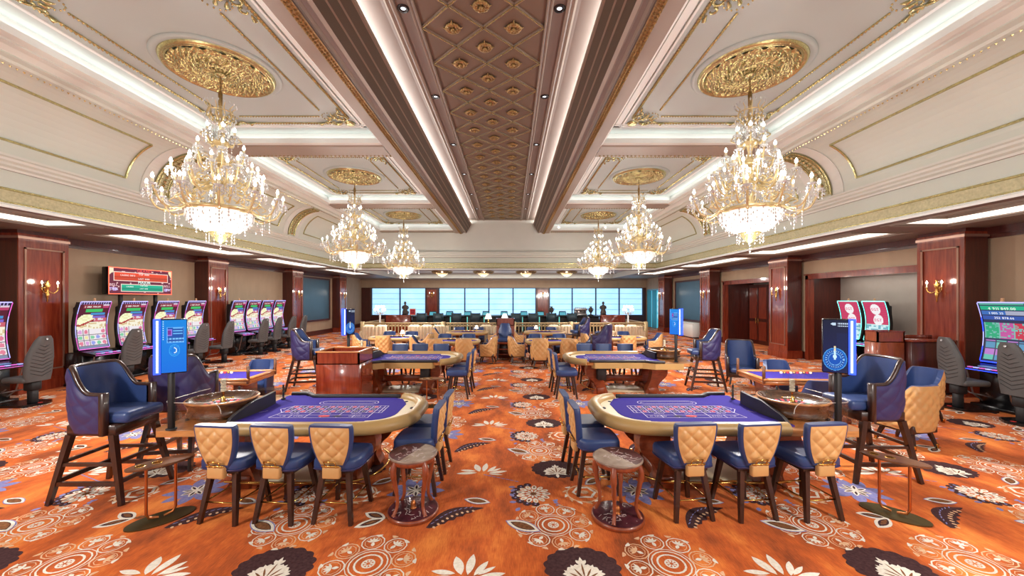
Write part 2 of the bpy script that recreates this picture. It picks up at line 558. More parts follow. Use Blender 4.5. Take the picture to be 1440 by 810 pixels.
def m_bloom(x, y):
    poly, ell, ring, leaf = motif(x, y)
    for k in range(8):
        a = R(105 + k * 24)
        ell(.215 * cos(a), .215 * sin(a), .048, .048, 2, 0, 9)
        ell(.215 * cos(a), .215 * sin(a), .013, .013, 3, 1, 6)
    for k in range(13):
        a = 2 * pi * k / 13
        ell(.145 * cos(a), .145 * sin(a), .05, .03, 1, 2 , 10, k * 360 / 13)
        ell(.155 * cos(a), .155 * sin(a), .024, .013, 4 if k % 3 == 0 else 5, 3, 8, k * 360 / 13)
    for k in range(11):
        leaf(.03 * cos(k * .571), .03 * sin(k * .571), .07, .013, k * 360 / 11, 1, 4)
    for k in range(8):
        leaf(.0, .0, .04, .01, k * 45, 4, 5)
    for k in range(5):
        leaf(-.28 + .03 * k, .16 - .11 * k, .08, .024, 60 * k, 3, 0)
        leaf(.2 + .02 * k, -.14 - .02 * k, .06, .018, 50 * k, 3, 0)
def m_crest(x, y):
    poly, ell, ring, leaf = motif(x, y)
    out = []
    for k in range(120):
        a = 2 * pi * k / 120
        r_ = .235 + .055 * max(0, sin(a)) + .022 * abs(sin(8.5 * a)) - .05 * max(0, -sin(a))
        out.append((r_ * 1.22 * cos(a), r_ * 1.02 * sin(a)))
    poly(out, 2, 0)
    for a, L in ((90, .27), (62, .2), (118, .2), (35, .19), (145, .19), (8, .15), (172, .15)):
        leaf(0, -.09, L, .03, a, 1, 1)
        for q in (.45, .65):
            leaf(L * q * cos(R(a)), -.09 + L * q * sin(R(a)), .07, .018, a + 38, 1, 1)
            leaf(L * q * cos(R(a)), -.09 + L * q * sin(R(a)), .07, .018, a - 38, 1, 1)
        leaf(.03 * cos(R(a)), -.09 + .03 * sin(R(a)), L * .6, .008, a, 4, 2)
    leaf(0, -.2, .12, .02, 90, 1, 1)
def m_tulip(x, y):
    poly, ell, ring, leaf = motif(x, y)
    for px, py, a, L, w in ((-.03, .03, 108, .23, .042), (.02, .03, 84, .25, .036), (.07, .02, 58, .2, .028), (-.06, -.0, 186, .26, .034), (-.08, .045, 172, .2, .028), (.09, -.01, 14, .24, .032), (.1, .03, 34, .17, .02), (.09, -.035, -8, .18, .016)):
        leaf(px, py, L, w, a, 1, 1)
    for k in range(8):
        ell(.05 + .055 * k, -.06 - .024 * k, .032, .008, 3, 0, 6, -22)
def m_paisley(x, y):
    poly, ell, ring, leaf = motif(x, y, 32)
    n = 12
    up, lo = [], []
    for i in range(n + 1):
        t = i / n
        px, py = -.3 + .62 * t, .12 * sin(pi * t * .9)
        w = .015 + .095 * sin(pi * min(1, t * 1.05)) ** .8
        up.append((px, py + w * .7))
        lo.append((px + .02, py - w * (.85 + .3 * (i % 2))))
    poly(up + lo[::-1], 2, 0)
    for i in range(1, 10):
        t = i / 11
        leaf(-.3 + .62 * t, .12 * sin(pi * t * .9) + .012, .05, .006, 15, 3, 1)
        ell(-.29 + .62 * t, .12 * sin(pi * t * .9) - .055, .014, .02, 5, 1, 7)
def m_twoleaf(x, y):
    poly, ell, ring, leaf = motif(x, y)
    for a, L in ((212, .3), (158, .26)):
        leaf(.08, .05, L, .062, a, 1, 1)
        leaf(.08 + .035 * cos(R(a)), .05 + .035 * sin(R(a)), L * .72, .036, a, 2, 2)
        leaf(.08 + .06 * cos(R(a)), .05 + .06 * sin(R(a)), L * .5, .02, a, 4, 3)
    leaf(.07, .05, .1, .03, 20, 4, 1)
def m_splash(x, y):
    poly, ell, ring, leaf = motif(x, y)
    for k in range(9):
        a = k * 40
        leaf(.06 * cos(R(a)), .05 * sin(R(a)), .27, .062, a, 3, 0)
    for k in range(8):
        leaf(0, 0, .15, .028, 45 * k + 10, 1, 1)
        leaf(.03 * cos(R(45 * k + 10)), .03 * sin(R(45 * k + 10)), .1, .012, 45 * k + 10, 2, 2)
def m_scroll(x, y):
    poly, ell, ring, leaf = motif(x, y)
    ring(0, 0, .17, .02, 5, 0, 16)
    ring(.02, .03, .1, .03, 1, 0, 12, .01, 6)
    for k in range(9):
        leaf(.2 * cos(k * .5 + 2.2), .2 * sin(k * .5 + 2.2), .075, .016, k * 29 + 200, 5 if k % 2 else 1, 1, .015)
    ell(.02, .03, .05, .04, 5, 1)
PXC, PZC = 2.52, 1.83
for i in range(-6, 6):
    for j in range(-1, 17):
        ox, oy = i * PXC, 3.74 + (j - 1) * PZC
        def at(f, x, y, *a):
            if XL + .35 < x + ox < XR - .1 and 1.2 < y + oy < 29: f(x + ox, y + oy, *a)
        at(m_medallion, .42, 0, 1.16)
        at(m_seed, .12, -.02, -28)
        at(m_bloom, .26, .59)
        at(m_crest, .59, 1.18)
        at(m_tulip, -.36, 1.12)
        at(m_seed, -.36, .44, -14, .8)
        at(m_paisley, -.55, .10)
        at(m_twoleaf, -1.33, .06)
        at(m_splash, -1.08, .67)
        at(m_scroll, .82, .6)
        at(m_medallion, 1.34, -.55, 1.2)
        at(m_seed, 1.0, .9, 40, .8)
struct(fl, 'floor', carpet)

# ---- ceiling: spine, beams, coves (profiles extruded along the hall)
Zs = 6.53
def both(fn):
    for s in (-1, 1):
        fn(s)
MATS = [M['lattice'], M['mauve'], M['taupe'], M['fascia'], M['cream'], M['white'], M['cove'], M['antique'], M['gold'], M['palegold'], M['panel'], M['mahogdark'], M['ledwhite']]
LAT, MAU, TAU, FAS, CRE, WHI, COV, ANT, GOL, PAL, PAN, MAH, LEDW = range(13)

sp = MB()
sp.strip([(C - .97, Zs), (C + .97, Zs)], Y0, YB, [LAT])
def spine_side(s):
    X = lambda u: C + s * u
    pts = [(.97, Zs), (.97, Zs - .05), (.99, Zs - .06), (1.02, Zs - .03), (1.05, Zs - .05), (1.07, Zs), (1.26, Zs), (1.26, Zs - .04), (1.30, Zs - .05), (1.33, Zs - .03), (1.37, Zs - .05), (1.41, Zs - .01), (1.46, Zs), (2.06, Zs), (2.06, 6.22)]
    ms = [TAU, TAU, MAU, TAU, TAU, MAU, TAU, TAU, MAU, TAU, TAU, MAU, MAU, CRE]
    sp.strip([(X(u), z) for u, z in pts], Y0, YB, ms)
both(spine_side)
sp.add([(C - 2.06, YB - .3, Zs - .03), (C + 2.06, YB - .3, Zs - .03), (C + 2.06, YB, Zs - .03), (C - 2.06, YB, Zs - .03)], [(0, 1, 2, 3)], TAU)
struct(sp, 'ceiling', MATS)
# diamond lattice, gilt strips
lt = MB()
PW, PL = .97, .925
ystart = 7.03 - 8 * PL
rows = int((YB - .35 - ystart) / PL)
for k in range(-3, rows + 1):
    for sx in (-1, 1):
        a = (C - sx * PW, ystart + k * PL)
        b = (C + sx * PW, ystart + k * PL + 2 * PL)
        ya, yb = a[1], b[1]
        t0 = max(0, (Y0 + .1 - ya) / (yb - ya))
        t1 = min(1, (YB - .35 - ya) / (yb - ya))
        if t1 <= t0: continue
        f = lambda t: (a[0] + (b[0] - a[0]) * t, ya + (yb - ya) * t, Zs - .012)
        lt.beam(f(t0), f(t1), .05, .024, 0)
        lt.beam((f(t0)[0], f(t0)[1], Zs - .028), (f(t1)[0], f(t1)[1], Zs - .028), .018, .014, 1)
struct(lt, 'ceiling_lattice', [M['taupe'], M['gold']])
# rosette (cast flower boss)
def rosette_mb():
    b = MB()
    for k in range(4):
        a = R(45 + 90 * k)
        for da in (-.5, 0, .5):
            b.sphere((.085 * cos(a + da), .085 * sin(a + da), -.03), .045, 8, 5, sz=.6)
        a = R(90 * k)
        pts = [(.04 * cos(a), .04 * sin(a), -.02), (.1 * cos(a), .1 * sin(a), -.035), (.16 * cos(a), .16 * sin(a), -.012)]
        b.tube(pts, [.03, .026, .004], 6)
    b.sphere((0, 0, -.05), .038, 8, 5)
    return b
ros0 = rosette_mb().build('ceiling_rosette', M['antique'])
tag(ros0, kind='structure')
first = True
for k in range(int((YB - Y0) / (PL / 2)) + 2):
    y = ystart + PL * (k - 4) / 2
    if not (1.2 < y < YB - .5): continue
    xs = (C,) if k % 2 else (C - PW / 2, C + PW / 2)
    # side rosettes sit on the rows of the lattice's outer vertices
    for x in xs:
        o = ros0 if first else ros0.copy()
        if not first: COL.objects.link(o)
        first = False
        o.location = (x, y, Zs)

bm_ = MB()
def beam_side(s):
    X = lambda u: C + s * u
    pts = [(2.06, 6.24), (1.74, 6.24), (1.74, 6.32), (1.69, 6.32), (1.69, 6.25), (1.72, 6.24), (1.79, 6.09), (1.815, 6.08), (1.87, 5.955), (1.895, 5.945), (1.955, 5.80),
           (2.02, 5.80), (2.03, 5.82), (2.06, 5.84), (2.12, 5.83), (2.15, 5.79), (2.18, 5.79), (2.19, 5.775), (2.31, 5.755), (2.32, 5.775), (2.33, 5.79), (2.55, 5.79), (2.55, 5.82), (2.62, 5.86), (2.62, 6.2)]
    ms = [CRE, WHI, TAU, TAU, TAU, FAS, TAU, FAS, TAU, FAS, TAU, MAU, MAU, MAU, TAU, FAS, FAS, ANT, FAS, TAU, TAU, WHI, WHI, CRE]
    bm_.strip([(X(u), z) for u, z in pts], Y0, YB, ms)
    # leaf-and-dart gilding along the beam edge
    y = 3.0
    k = 0
    while y < YB - .05:
        bm_.octa((X(2.285), y, 5.755), .024, .022, ANT)
        bm_.octa((X(2.235), y + .05, 5.765), .026, .02, ANT)
        y += .065
both(beam_side)
bm_.box(C - 2.62, C - 1.72, YB - .02, YB + .02, 5.78, 6.3, CRE)
bm_.box(C + 1.72, C + 2.62, YB - .02, YB + .02, 5.78, 6.3, CRE)
struct(bm_, 'ceiling_beams', MATS)
for s in (-1, 1):
    o = lamp('AREA', 'spine_cove_strip', (C + s * 1.9, (2.0 + YB) / 2, 6.30), P_SPINE, NEUTRAL, .12, YB - 2.2, (R(180), s * R(-18), 0))

cv = MB()
def cove_side(s):
    X = lambda u: C + s * u
    pts = [(6.62, 6.15), (6.62, 5.93), (6.52, 5.93), (6.52, 5.97), (6.47, 5.97), (6.47, 5.86), (6.55, 5.84), (6.60, 5.84), (6.60, 5.81), (6.72, 5.81), (6.84, 5.77), (6.84, 5.75), (6.98, 5.75), (7.02, 5.72), (7.10, 5.72), (7.17, 5.75)]
    ms = [WHI, CRE, CRE, WHI, WHI, CRE, CRE, CRE, CRE, CRE, COV, COV, COV, COV, COV]
    n = 14
    for i in range(1, n + 1):
        a = R(90 - 90 * i / n)
        pts.append((7.17 + 1.05 * cos(a), 4.70 + 1.05 * sin(a)))
        ms.append(COV)
    cv.strip([(X(u), z) for u, z in pts], Y0, YB, ms)
    pts = [(8.22, 4.70), (8.20, 4.70), (8.20, 4.66), (8.24, 4.64), (8.25, 4.60), (8.30, 4.57), (8.30, 4.53), (8.36, 4.50), (8.37, 4.46), (8.41, 4.46), (8.41, 4.15), (8.38, 4.15), (8.38, 4.12), (8.40, 4.11), (8.40, 3.92), (8.37, 3.91), (8.37, 3.88), (8.39, 3.87), (8.36, 3.85), (8.36, 3.80)]
    ms = [CRE, CRE, COV, CRE, COV, CRE, COV, CRE, TAU, COV, GOL, GOL, GOL, PAL, GOL, GOL, WHI, WHI, WHI]
    cv.strip([(X(u), z) for u, z in pts], Y0, YB, ms)
    y = 3.0
    while y < YB:      # gilt egg-and-leaf string at the head of the cove
        cv.octa((X(7.13), y, 5.725), .02, .026, GOL)
        y += .085
both(cove_side)
struct(cv, 'ceiling_cove', MATS)
# bulkhead and its cornice across the far end
bk = MB()
bk.add([(XL, YB, 4.72), (XR, YB, 4.72), (XR, YB, 6.6), (XL, YB, 6.6)], [(0, 1, 2, 3)], CRE)
prof = [(0, 4.76), (-.16, 4.76), (-.16, 4.70), (-.12, 4.66), (-.12, 4.6), (-.06, 4.54), (-.05, 4.48), (0, 4.46), (0, 4.15), (-.03, 4.15), (-.03, 4.12), (-.01, 4.11), (-.01, 3.93), (-.04, 3.92), (-.04, 3.89), (-.02, 3.87), (-.05, 3.85), (-.05, 3.80)]
ms = [CRE, CRE, COV, CRE, COV, CRE, TAU, COV, GOL, GOL, GOL, PAL, GOL, GOL, WHI, WHI, WHI]
for i in range(len(prof) - 1):
    (a, za), (b, zb) = prof[i], prof[i + 1]
    bk.add([(C - 8.45, YB + a, za), (C + 8.45, YB + a, za), (C + 8.45, YB + b, zb), (C - 8.45, YB + b, zb)], [(0, 1, 2, 3)], ms[i])
struct(bk, 'wall_bulkhead', MATS)
for x in (-8.4, -5.5, -3.1, 2.6, 5.1, 7.6):
    lamp('SPOT', 'bulkhead_wash', (x, YB - .45, 6.05), 48, SOFTWARM, .05, rot=(R(14), 0, 0), spot=R(70))

# ---- bays between the beams
BAYS = [1.0, 6.65, 12.3, 17.95]
HB = 2.375
by = MB()
for c in BAYS:
    for s in (-1, 1):
        xa, xb = sorted((C + s * 2.62, C + s * 6.62))
        by.add([(xa, c - HB - .14, 6.15), (xb, c - HB - .14, 6.15), (xb, c + HB + .14, 6.15), (xa, c + HB + .14, 6.15)], [(0, 1, 2, 3)], PAN)
        # flat raised borders of the panel
        for u0, u1, z in ((2.80, 2.92, 6.135), (2.95, 2.985, 6.125), (6.18, 6.24, 6.135)):
            p, q = sorted((C + s * u0, C + s * u1))
            by.box(p, q, c - HB + .2, c + HB - .2, z, 6.15, WHI)
        for d in (-1, 1):
            for v0, v1, z in ((2.10, 2.16, 6.135), (2.0, 2.035, 6.125)):
                p, q = sorted((c + d * v0, c + d * v1))
                by.box(min(C + s * 2.8, C + s * 6.24), max(C + s * 2.8, C + s * 6.24), p, q, z, 6.15, WHI)
for k in range(len(BAYS)):
    # cross beams with LED ledge on both faces
    ym = BAYS[k] + HB + .45
    w = .45 if k < 3 else .34
    for s in (-1, 1):
        xa, xb = sorted((C + s * 2.6, C + s * 6.6))
        by.box(xa, xb, ym - w + .14, ym + w - .14, 5.95, 6.2, WHI)
        prof = [(-w + .08, 5.95), (-w + .08, 5.98), (-w, 5.98), (-w, 5.87), (-w + .07, 5.85), (-w + .12, 5.85), (-w + .14, 5.83), (w - .14, 5.83), (w - .12, 5.85), (w - .07, 5.85), (w, 5.87), (w, 5.98), (w - .08, 5.98), (w - .08, 5.95)]
        mm = [WHI, WHI, WHI, CRE, TAU, TAU, TAU, TAU, TAU, CRE, WHI, WHI, WHI]
        for i in range(len(prof) - 1):
            (a, za), (b, zb) = prof[i], prof[i + 1]
            by.add([(xa, ym + a, za), (xb, ym + a, za), (xb, ym + b, zb), (xa, ym + b, zb)], [(0, 1, 2, 3)], mm[i])
        x = xa + .1
        while x < xb:
            by.octa((x, ym + w - .2, 5.825), .03, .03, GOL)
            x += .1
struct(by, 'ceiling_bays', MATS)
for c in BAYS:
    for s in (-1, 1):
        lamp('AREA', 'bay_cove_strip', (C + s * 6.555, c, 5.965), P_BAY * .5, NEUTRAL, .05, 4.6, (R(180), s * R(-4), 0))
        for d in (-1, 1):
            lamp('AREA', 'bay_cove_strip', (C + s * 4.6, c + d * (HB + .07), 5.985), P_BAY * .3, NEUTRAL, 3.9, .05, (R(180), 0, 0))

# ---- gilded ropes, beads and scrolls on the bay panels; cove ribs
def scroll(b, x, y, z, r, a0, turn, mi, flip=1, w=.022):
    pts = []
    for i in range(15):
        t = i / 14
        rr = r * (1 - .8 * t)
        a = R(a0) + flip * turn * t
        pts.append((x + rr * cos(a), y + rr * sin(a), z))
    b.tube(pts, [w * (1 - .4 * i / 14) for i in range(15)], 5, mi=mi)
def corner(b, x, y, sx, sy, z):
    """acanthus corner: curls along both ropes and a bead arc"""
    T = Matrix.Translation((x, y, z)) @ Matrix.Diagonal((sx, sy, 1, 1))
    keep = b.M
    b.M = T
    for (px, py, r, a, f) in ((.34, .10, .13, 200, 1), (.10, .34, .13, 250, -1), (.17, .17, .1, 45, 1), (.52, .07, .08, 180, -1), (.07, .52, .08, 270, 1), (.27, .27, .07, 225, -1)):
        scroll(b, px, py, -.03, r, a, 4.4, 0, f)
    for (px, py, a) in ((.2, .05, 10), (.36, .2, 40), (.05, .2, 80), (.2, .36, 50), (.3, .3, 45), (.6, .04, 0), (.04, .6, 90)):
        b.tube([(px, py, -.02), (px + .07 * cos(R(a)), py + .07 * sin(R(a)), -.045), (px + .14 * cos(R(a)), py + .14 * sin(R(a)), -.02)], [.012, .034, .004], 6, mi=0)
    for i in range(11):
        a = R(200 - i * 22)
        b.octa((.33 + .2 * cos(a) * .9, .33 + .2 * sin(a) * .9, -.02), .018, .02, 0)
    b.M = keep
def bay_trim(c, s):
    b = MB()
    z = 6.135
    xa, xb = C + s * 3.10, C + s * 6.0
    ya, yb = c - 1.95, c + 1.95
    def rope(p, q, r, step):
        L = (Vector(q) - Vector(p)).length
        n = int(L / step)
        for i in range(n + 1):
            t = i / n
            b.octa((p[0] + (q[0] - p[0]) * t, p[1] + (q[1] - p[1]) * t, z), r, r * 1.1, 0)
        b.beam((*p, z + .008), (*q, z + .008), r * 1.3, .012, 0)
    g = .24
    sg = 1 if xb > xa else -1
    for y in (ya, yb): rope((xa + sg * g, y), (xb - sg * g, y), .031, .062)
    for x in (xa, xb): rope((x, ya + g), (x, yb - g), .031, .062)
    i_ = .32
    for y in (ya + i_, yb - i_): rope((xa + sg * .60, y), (xb - sg * .60, y), .023, .058)
    for x in (xa + sg * .46, xb - sg * .34): rope((x, ya + .60), (x, yb - .60), .023, .058)
    for x, dx in ((xa, sg), (xb, -sg)):
        for y, dy in ((ya, 1), (yb, -1)):
            corner(b, x, y, dx, dy, z)
            # little notch roundel outside the rope corner
            b.lathe([(.001, -.03), (.06, -.035), (.1, -.03), (.11, 0)], 12, (x + dx * .06, y - dy * .0, z))
    struct(b, 'trim_1', [M['gold']])
for c in BAYS[1:]:
    for s in (-1, 1):
        bay_trim(c, s)
def cove_trim(y, s, kind):
    b = MB()
    P = lambda a, r, yy: (C + s * (7.17 + r * cos(R(a))), yy, 4.70 + r * sin(R(a)))
    if kind == 'rib':
        n = 20
        for (d0, d1, r, mi) in ((-.52, -.24, 1.03, 1), (.24, .52, 1.03, 1), (-.2, .2, 1.01, 0)):
            for i in range(n):
                a, a2 = 88 * i / n + 1, 88 * (i + 1) / n + 1
                b.add([P(a, r, y + d0), P(a, r, y + d1), P(a2, r, y + d1), P(a2, r, y + d0)], [(0, 1, 2, 3)], mi)
            for d in (d0, d1):
                b.add([P(89 * i / n, rr, y + d) for rr in (r, 1.06) for i in range(n + 1)], [(i, i + 1, n + 2 + i, n + 1 + i) for i in range(n)], mi)
        for d in (-.2, .2):
            b.tube([P(2 + 86 * i / n, 1.0, y + d) for i in range(n + 1)], .022, 6, mi=2)
        # square key pattern
        for i in range(14):
            a = 5 + 6.1 * i
            b.octa(P(a, 1.0, y), .05, .05, 2)
            b.beam(P(a - 2.2, 1.0, y - .13), P(a + 2.2, 1.0, y - .13), .02, .02, 2)
            b.beam(P(a - 2.2, 1.0, y + .13), P(a + 2.2, 1.0, y + .13), .02, .02, 2)
            b.beam(P(a + 3, 1.0, y - .13), P(a + 3, 1.0, y + .13), .02, .02, 2)
    else:
        y0, y1 = y - 1.95, y + 1.95
        for a in (12, 66):
            b.beam(P(a, 1.035, y0), P(a, 1.035, y1), .035, .035, 2)
        for yy in (y0, y1):
            pts = [P(12 + 54 * i / 10, 1.035, yy) for i in range(11)]
            for i in range(10):
                b.beam(pts[i], pts[i + 1], .035, .035, 2, up=(0, 1, 0))
    struct(b, 'trim_2', [M['palegold'], M['cream'], M['gold']])
for c in BAYS[1:]:
    for s in (-1, 1):
        cove_trim(c, s, 'panel')
        cove_trim(c + 2.825 if c < 17 else YB - .3, s, 'rib')
# ceiling medallions the chandeliers hang from
def medallion_mb():
    b = MB()
    b.lathe([(.92, 0), (.92, -.02), (.88, -.045), (.84, -.03), (.82, -.03)], 48, mi=1)
    b.lathe([(.82, -.03), (.80, -.075), (.77, -.085), (.745, -.06), (.73, -.06), (.72, -.075), (.70, -.05)], 48, mi=0)
    def f(u, v):
        r, a = .05 + .66 * v, 2 * pi * u
        q = v * 3.2
        h = abs(sin(10 * a + 5 * sin(q * 2.6))) * abs(sin(q * pi)) + .5 * abs(sin(16 * a - 7 * q)) * (.3 + .7 * abs(cos(q * pi)))
        if .29 < v < .34: h = 1.1
        return (r * cos(a), r * sin(a), -.03 - .075 * h)
    b.grid(f, 200, 40, 0)
    b.lathe([(.001, -.14), (.07, -.13), (.09, -.1), (.07, -.08), (.12, -.05)], 20, mi=0)
    return b
med0 = medallion_mb().build('ceiling_medallion', [M['gold'], M['panel']])
tag(med0, kind='structure')
CH = [(C + s * 4.55, y) for y in (6.6, 12.3, 17.95) for s in (-1, 1)]
for i, (x, y) in enumerate(CH):
    o = med0 if i == 0 else med0.copy()
    if i: COL.objects.link(o)
    o.location = (x, y, 6.15)

# ---- soffits over the side aisles with lit coffers
def soffit(name, xw, xi, ca, cb, ys, y_end):
    """xw wall side, xi cornice side, coffer between ca (outer) and cb (inner)"""
    b = MB()
    sg = 1 if xi > xw else -1
    Z = 3.80
    def q(xa, xb, ya, yb, z, mi):
        xa, xb = sorted((xa, xb))
        b.add([(xa, ya, z), (xb, ya, z), (xb, yb, z), (xa, yb, z)], [(0, 1, 2, 3)], mi)
    q(xw - sg * .1, ca, Y0, y_end, Z, MAU)
    q(cb, xi, Y0, y_end, Z, MAU)
    edges = [Y0] + [v for y in ys for v in (y - .3, y + .75)] + [y_end]
    for i in range(0, len(edges), 2):
        a0, a1 = edges[i], edges[i + 1]
        # coffer from a0 to a1, bridge from a1 to the next
        q(ca, cb, a0, a1, 4.0, MAU)
        x0, x1 = sorted((ca, cb))
        for (p, r_) in (((ca, a0), (ca, a1)), ((cb, a0), (cb, a1)), ((x0, a0), (x1, a0)), ((x0, a1), (x1, a1))):
            for z0, z1, mi in ((3.8, 3.83, TAU), (3.83, 3.93, LEDW), (3.93, 4.0, TAU)):
                b.add([(p[0], p[1], z0), (r_[0], r_[1], z0), (r_[0], r_[1], z1), (p[0], p[1], z1)], [(0, 1, 2, 3)], mi)
        # stepped frame
        for m_, zz in ((.06, .02), (.16, .012)):
            for (xa, xb, ya, yb) in ((x0 - m_ - .03, x0 - m_, a0 - m_, a1 + m_), (x1 + m_, x1 + m_ + .03, a0 - m_, a1 + m_), (x0 - m_, x1 + m_, a1 + m_, a1 + m_ + .03), (x0 - m_, x1 + m_, a0 - m_ - .03, a0 - m_)):
                b.box(xa, xb, ya, yb, Z - zz, Z, TAU)
        if i + 2 < len(edges):
            q(ca, cb, a1, edges[i + 2], Z, MAU)
        lamp('AREA', 'coffer_light', ((ca + cb) / 2, (a0 + a1) / 2, 3.97), P_COFFER, SOFTWARM, abs(ca - cb) * .8, (a1 - a0) * .9)
    b.box(min(xw, xw + sg * .12), max(xw, xw + sg * .12), Y0, y_end, 3.64, 3.80, MAH)
    b.box(min(xw, xw + sg * .06), max(xw, xw + sg * .06), Y0, y_end, 3.56, 3.64, MAH)
    struct(b, name, MATS)
YL = [8.8, 14.35, 19.9, 25.45]
YR = [8.6, 14.1, 19.6, 25.4]
soffit('ceiling_soffit_left', XL, C - 8.36, -10.25, -9.15, YL[:3], 25.4)
soffit('ceiling_soffit_right', XR, C + 8.36, 9.45, 8.35, YR[:3], 25.4)
sb = MB()
sb.box(C - 8.36, C + 8.36, YB - .04, 21.7, 3.80, 3.90, TAU)
sb.box(C - 8.36, C + 8.36, 21.0, 29.6, 4.12, 4.18, CRE)
sb.box(C - 8.36, C + 8.36, 29.5, YF, 3.80, 4.15, CRE)
sb.box(C - 8.40, C - 8.30, YB, YF, 3.80, 4.18, CRE)
sb.box(C + 8.30, C + 8.40, YB, YF, 3.80, 4.18, CRE)
sb.box(XL, C - 8.36, 25.4, YF, 3.80, 3.86, TAU)
sb.box(C + 8.36, XR, 25.4, YF, 3.80, 3.86, TAU)
for (ya, yb) in ((28.4, 28.5), (29.2, 29.26)):
    sb.box(C - 8.3, C + 8.3, ya, yb, 4.09, 4.12, TAU)
sb.box(XL, XR, 30.2, YF, 3.68, 3.80, TAU)
struct(sb, 'ceiling_rear', MATS)
lamp('AREA', 'rear_cove_strip', (C, 21.62, 3.93), 260, SOFTWARM, 16, .1, (R(150), 0, 0))
lamp('AREA', 'rear_coffer_light', (C, 28.8, 4.08), 110, SOFTWARM, 15, .5)

# ---- walls
wl = MB()
wl.box(XL - .15, XL, Y0, YF, 0, 3.85, 0)
struct(wl, 'wall_left', [M['wallpaper']])
bb = MB()
bb.box(XL, XL + .04, Y0, YF, 0, .28, 0)
bb.box(XL, XL + .055, Y0, YF, .0, .06, 0)
struct(bb, 'baseboard_left', [M['mahogdark']])
wr = MB()
OP = [(10.0, 14.0, 3.05), (15.3, 19.45, 3.05)]
xs = (XR, XR + .15)
wr.box(*xs, Y0, OP[0][0], 0, 3.85, 0)
wr.box(*xs, OP[0][1], OP[1][0], 0, 3.85, 0)
wr.box(*xs, OP[1][1], 26.7, 0, 3.85, 0)
wr.box(*xs, 26.7, YF, 2.95, 3.85, 0)
wr.box(*xs, 30.3, YF, 0, 2.95, 0)
for a, b_, z in OP:
    wr.box(*xs, a, b_, z, 3.85, 0)
struct(wr, 'wall_right', [M['wallpaper']])
# lined alcoves behind the openings
al = MB()
for k, (a, b_, z) in enumerate(OP):
    dx = 1.2 if k == 0 else 1.5
    al.box(XR + dx, XR + dx + .1, a, b_, 0, z, 1)
    al.box(XR + .15, XR + dx, b_ - .05, b_, 0, z, 0)
    al.box(XR + .15, XR + dx, a, a + .05, 0, z, 0)
    al.box(XR + .15, XR + dx, a, b_, z, z + .05, 0)
struct(al, 'wall_alcove', [M['mahogdark'], M['greywall']])
lamp('AREA', 'alcove_light', (XR + .7, 12.0, 3.0), 22, SOFTWARM, .3, 3.0)
lamp('AREA', 'alcove_light', (XR + .8, 17.3, 3.0), 5, SOFTWARM, .3, 3.0)
tr = MB()
for a, b_, z in OP:
    tr.box(XR - .05, XR + .17, a - .0, a + .14, 0, z, 0)
    tr.box(XR - .05, XR + .17, b_ - .14, b_, 0, z, 0)
    tr.box(XR - .05, XR + .17, a, b_, z - .14, z, 0)
    tr.box(XR - .08, XR, a - .03, b_ + .03, z, z + .05, 0)
struct(tr, 'trim_3', [M['mahog']])
bb = MB()
for ya, yb in ((Y0, 10.0), (14.0, 15.3), (19.45, 26.7)):
    bb.box(XR - .04, XR, ya, yb, 0, .28, 0)
struct(bb, 'baseboard_right', [M['mahogdark']])
# alcove doors, far alcove
d = MB()
for k in range(2):
    ya = 18.0 + .72 * k
    d.box(XR + 1.28, XR + 1.48, ya, ya + .70, 0, 2.9, 0)
    for (a, b_, z0, z1) in ((.08, .62, .2, 1.1), (.08, .62, 1.25, 2.75)):
        d.box(XR + 1.25, XR + 1.29, ya + a, ya + b_, z0, z1, 1)
    d.tube([(XR + 1.22, ya + (.62 if k == 0 else .08), 1.0), (XR + 1.22, ya + (.62 if k == 0 else .08), 1.3)], .015, 6, mi=2)
struct(d, 'door_1', [M['mahogdark'], M['mahog'], M['brass']])

# columns
def column(x_face, x_wall, y):
    b = MB()
    sg = 1 if x_wall > x_face else -1
    def bx(d0, d1, ya, yb, z0, z1, mi=0):      # d: depth out of the face toward the hall
        p, q = sorted((x_face - sg * d0, x_face - sg * d1))
        b.box(p, q, ya, yb, z0, z1, mi)
    bx(-.5, 0, y, y + 1.0, 0, 3.8, 1)
    bx(0, .012, y, y + 1.0, .3, 3.6, 0)
    for (ya, yb, z0, z1) in ((.0, .10, .3, 3.6), (.90, 1.0, .3, 3.6), (.1, .9, .3, .48), (.1, .9, 3.4, 3.6)):
        bx(.012, .03, y + ya, y + yb, z0, z1, 0)
    for (ya, yb, z0, z1) in ((.10, .135, .48, 3.4), (.865, .90, .48, 3.4), (.1, .9, .48, .515), (.1, .9, 3.365, 3.4)):
        bx(.03, .05, y + ya, y + yb, z0, z1, 2)
    bx(-.52, .06, y - .03, y + 1.03, 0, .24, 0)
    bx(-.52, .04, y - .015, y + 1.015, .24, .3, 0)
    bx(-.52, .05, y - .02, y + 1.02, 3.6, 3.66, 2)
    bx(-.52, .03, y - .01, y + 1.01, 3.66, 3.72, 0)
    struct(b, 'column', [M['mahog'], M['mahogdark'], mat('glossy_mahogany_bead', srgb(186, 140, 120), .15, .6, coat=1)])
XCL, XCR = -11.3, 10.2
for y in YL: column(XCL, XL, y)
for y in YR: column(XCR, XR, y)

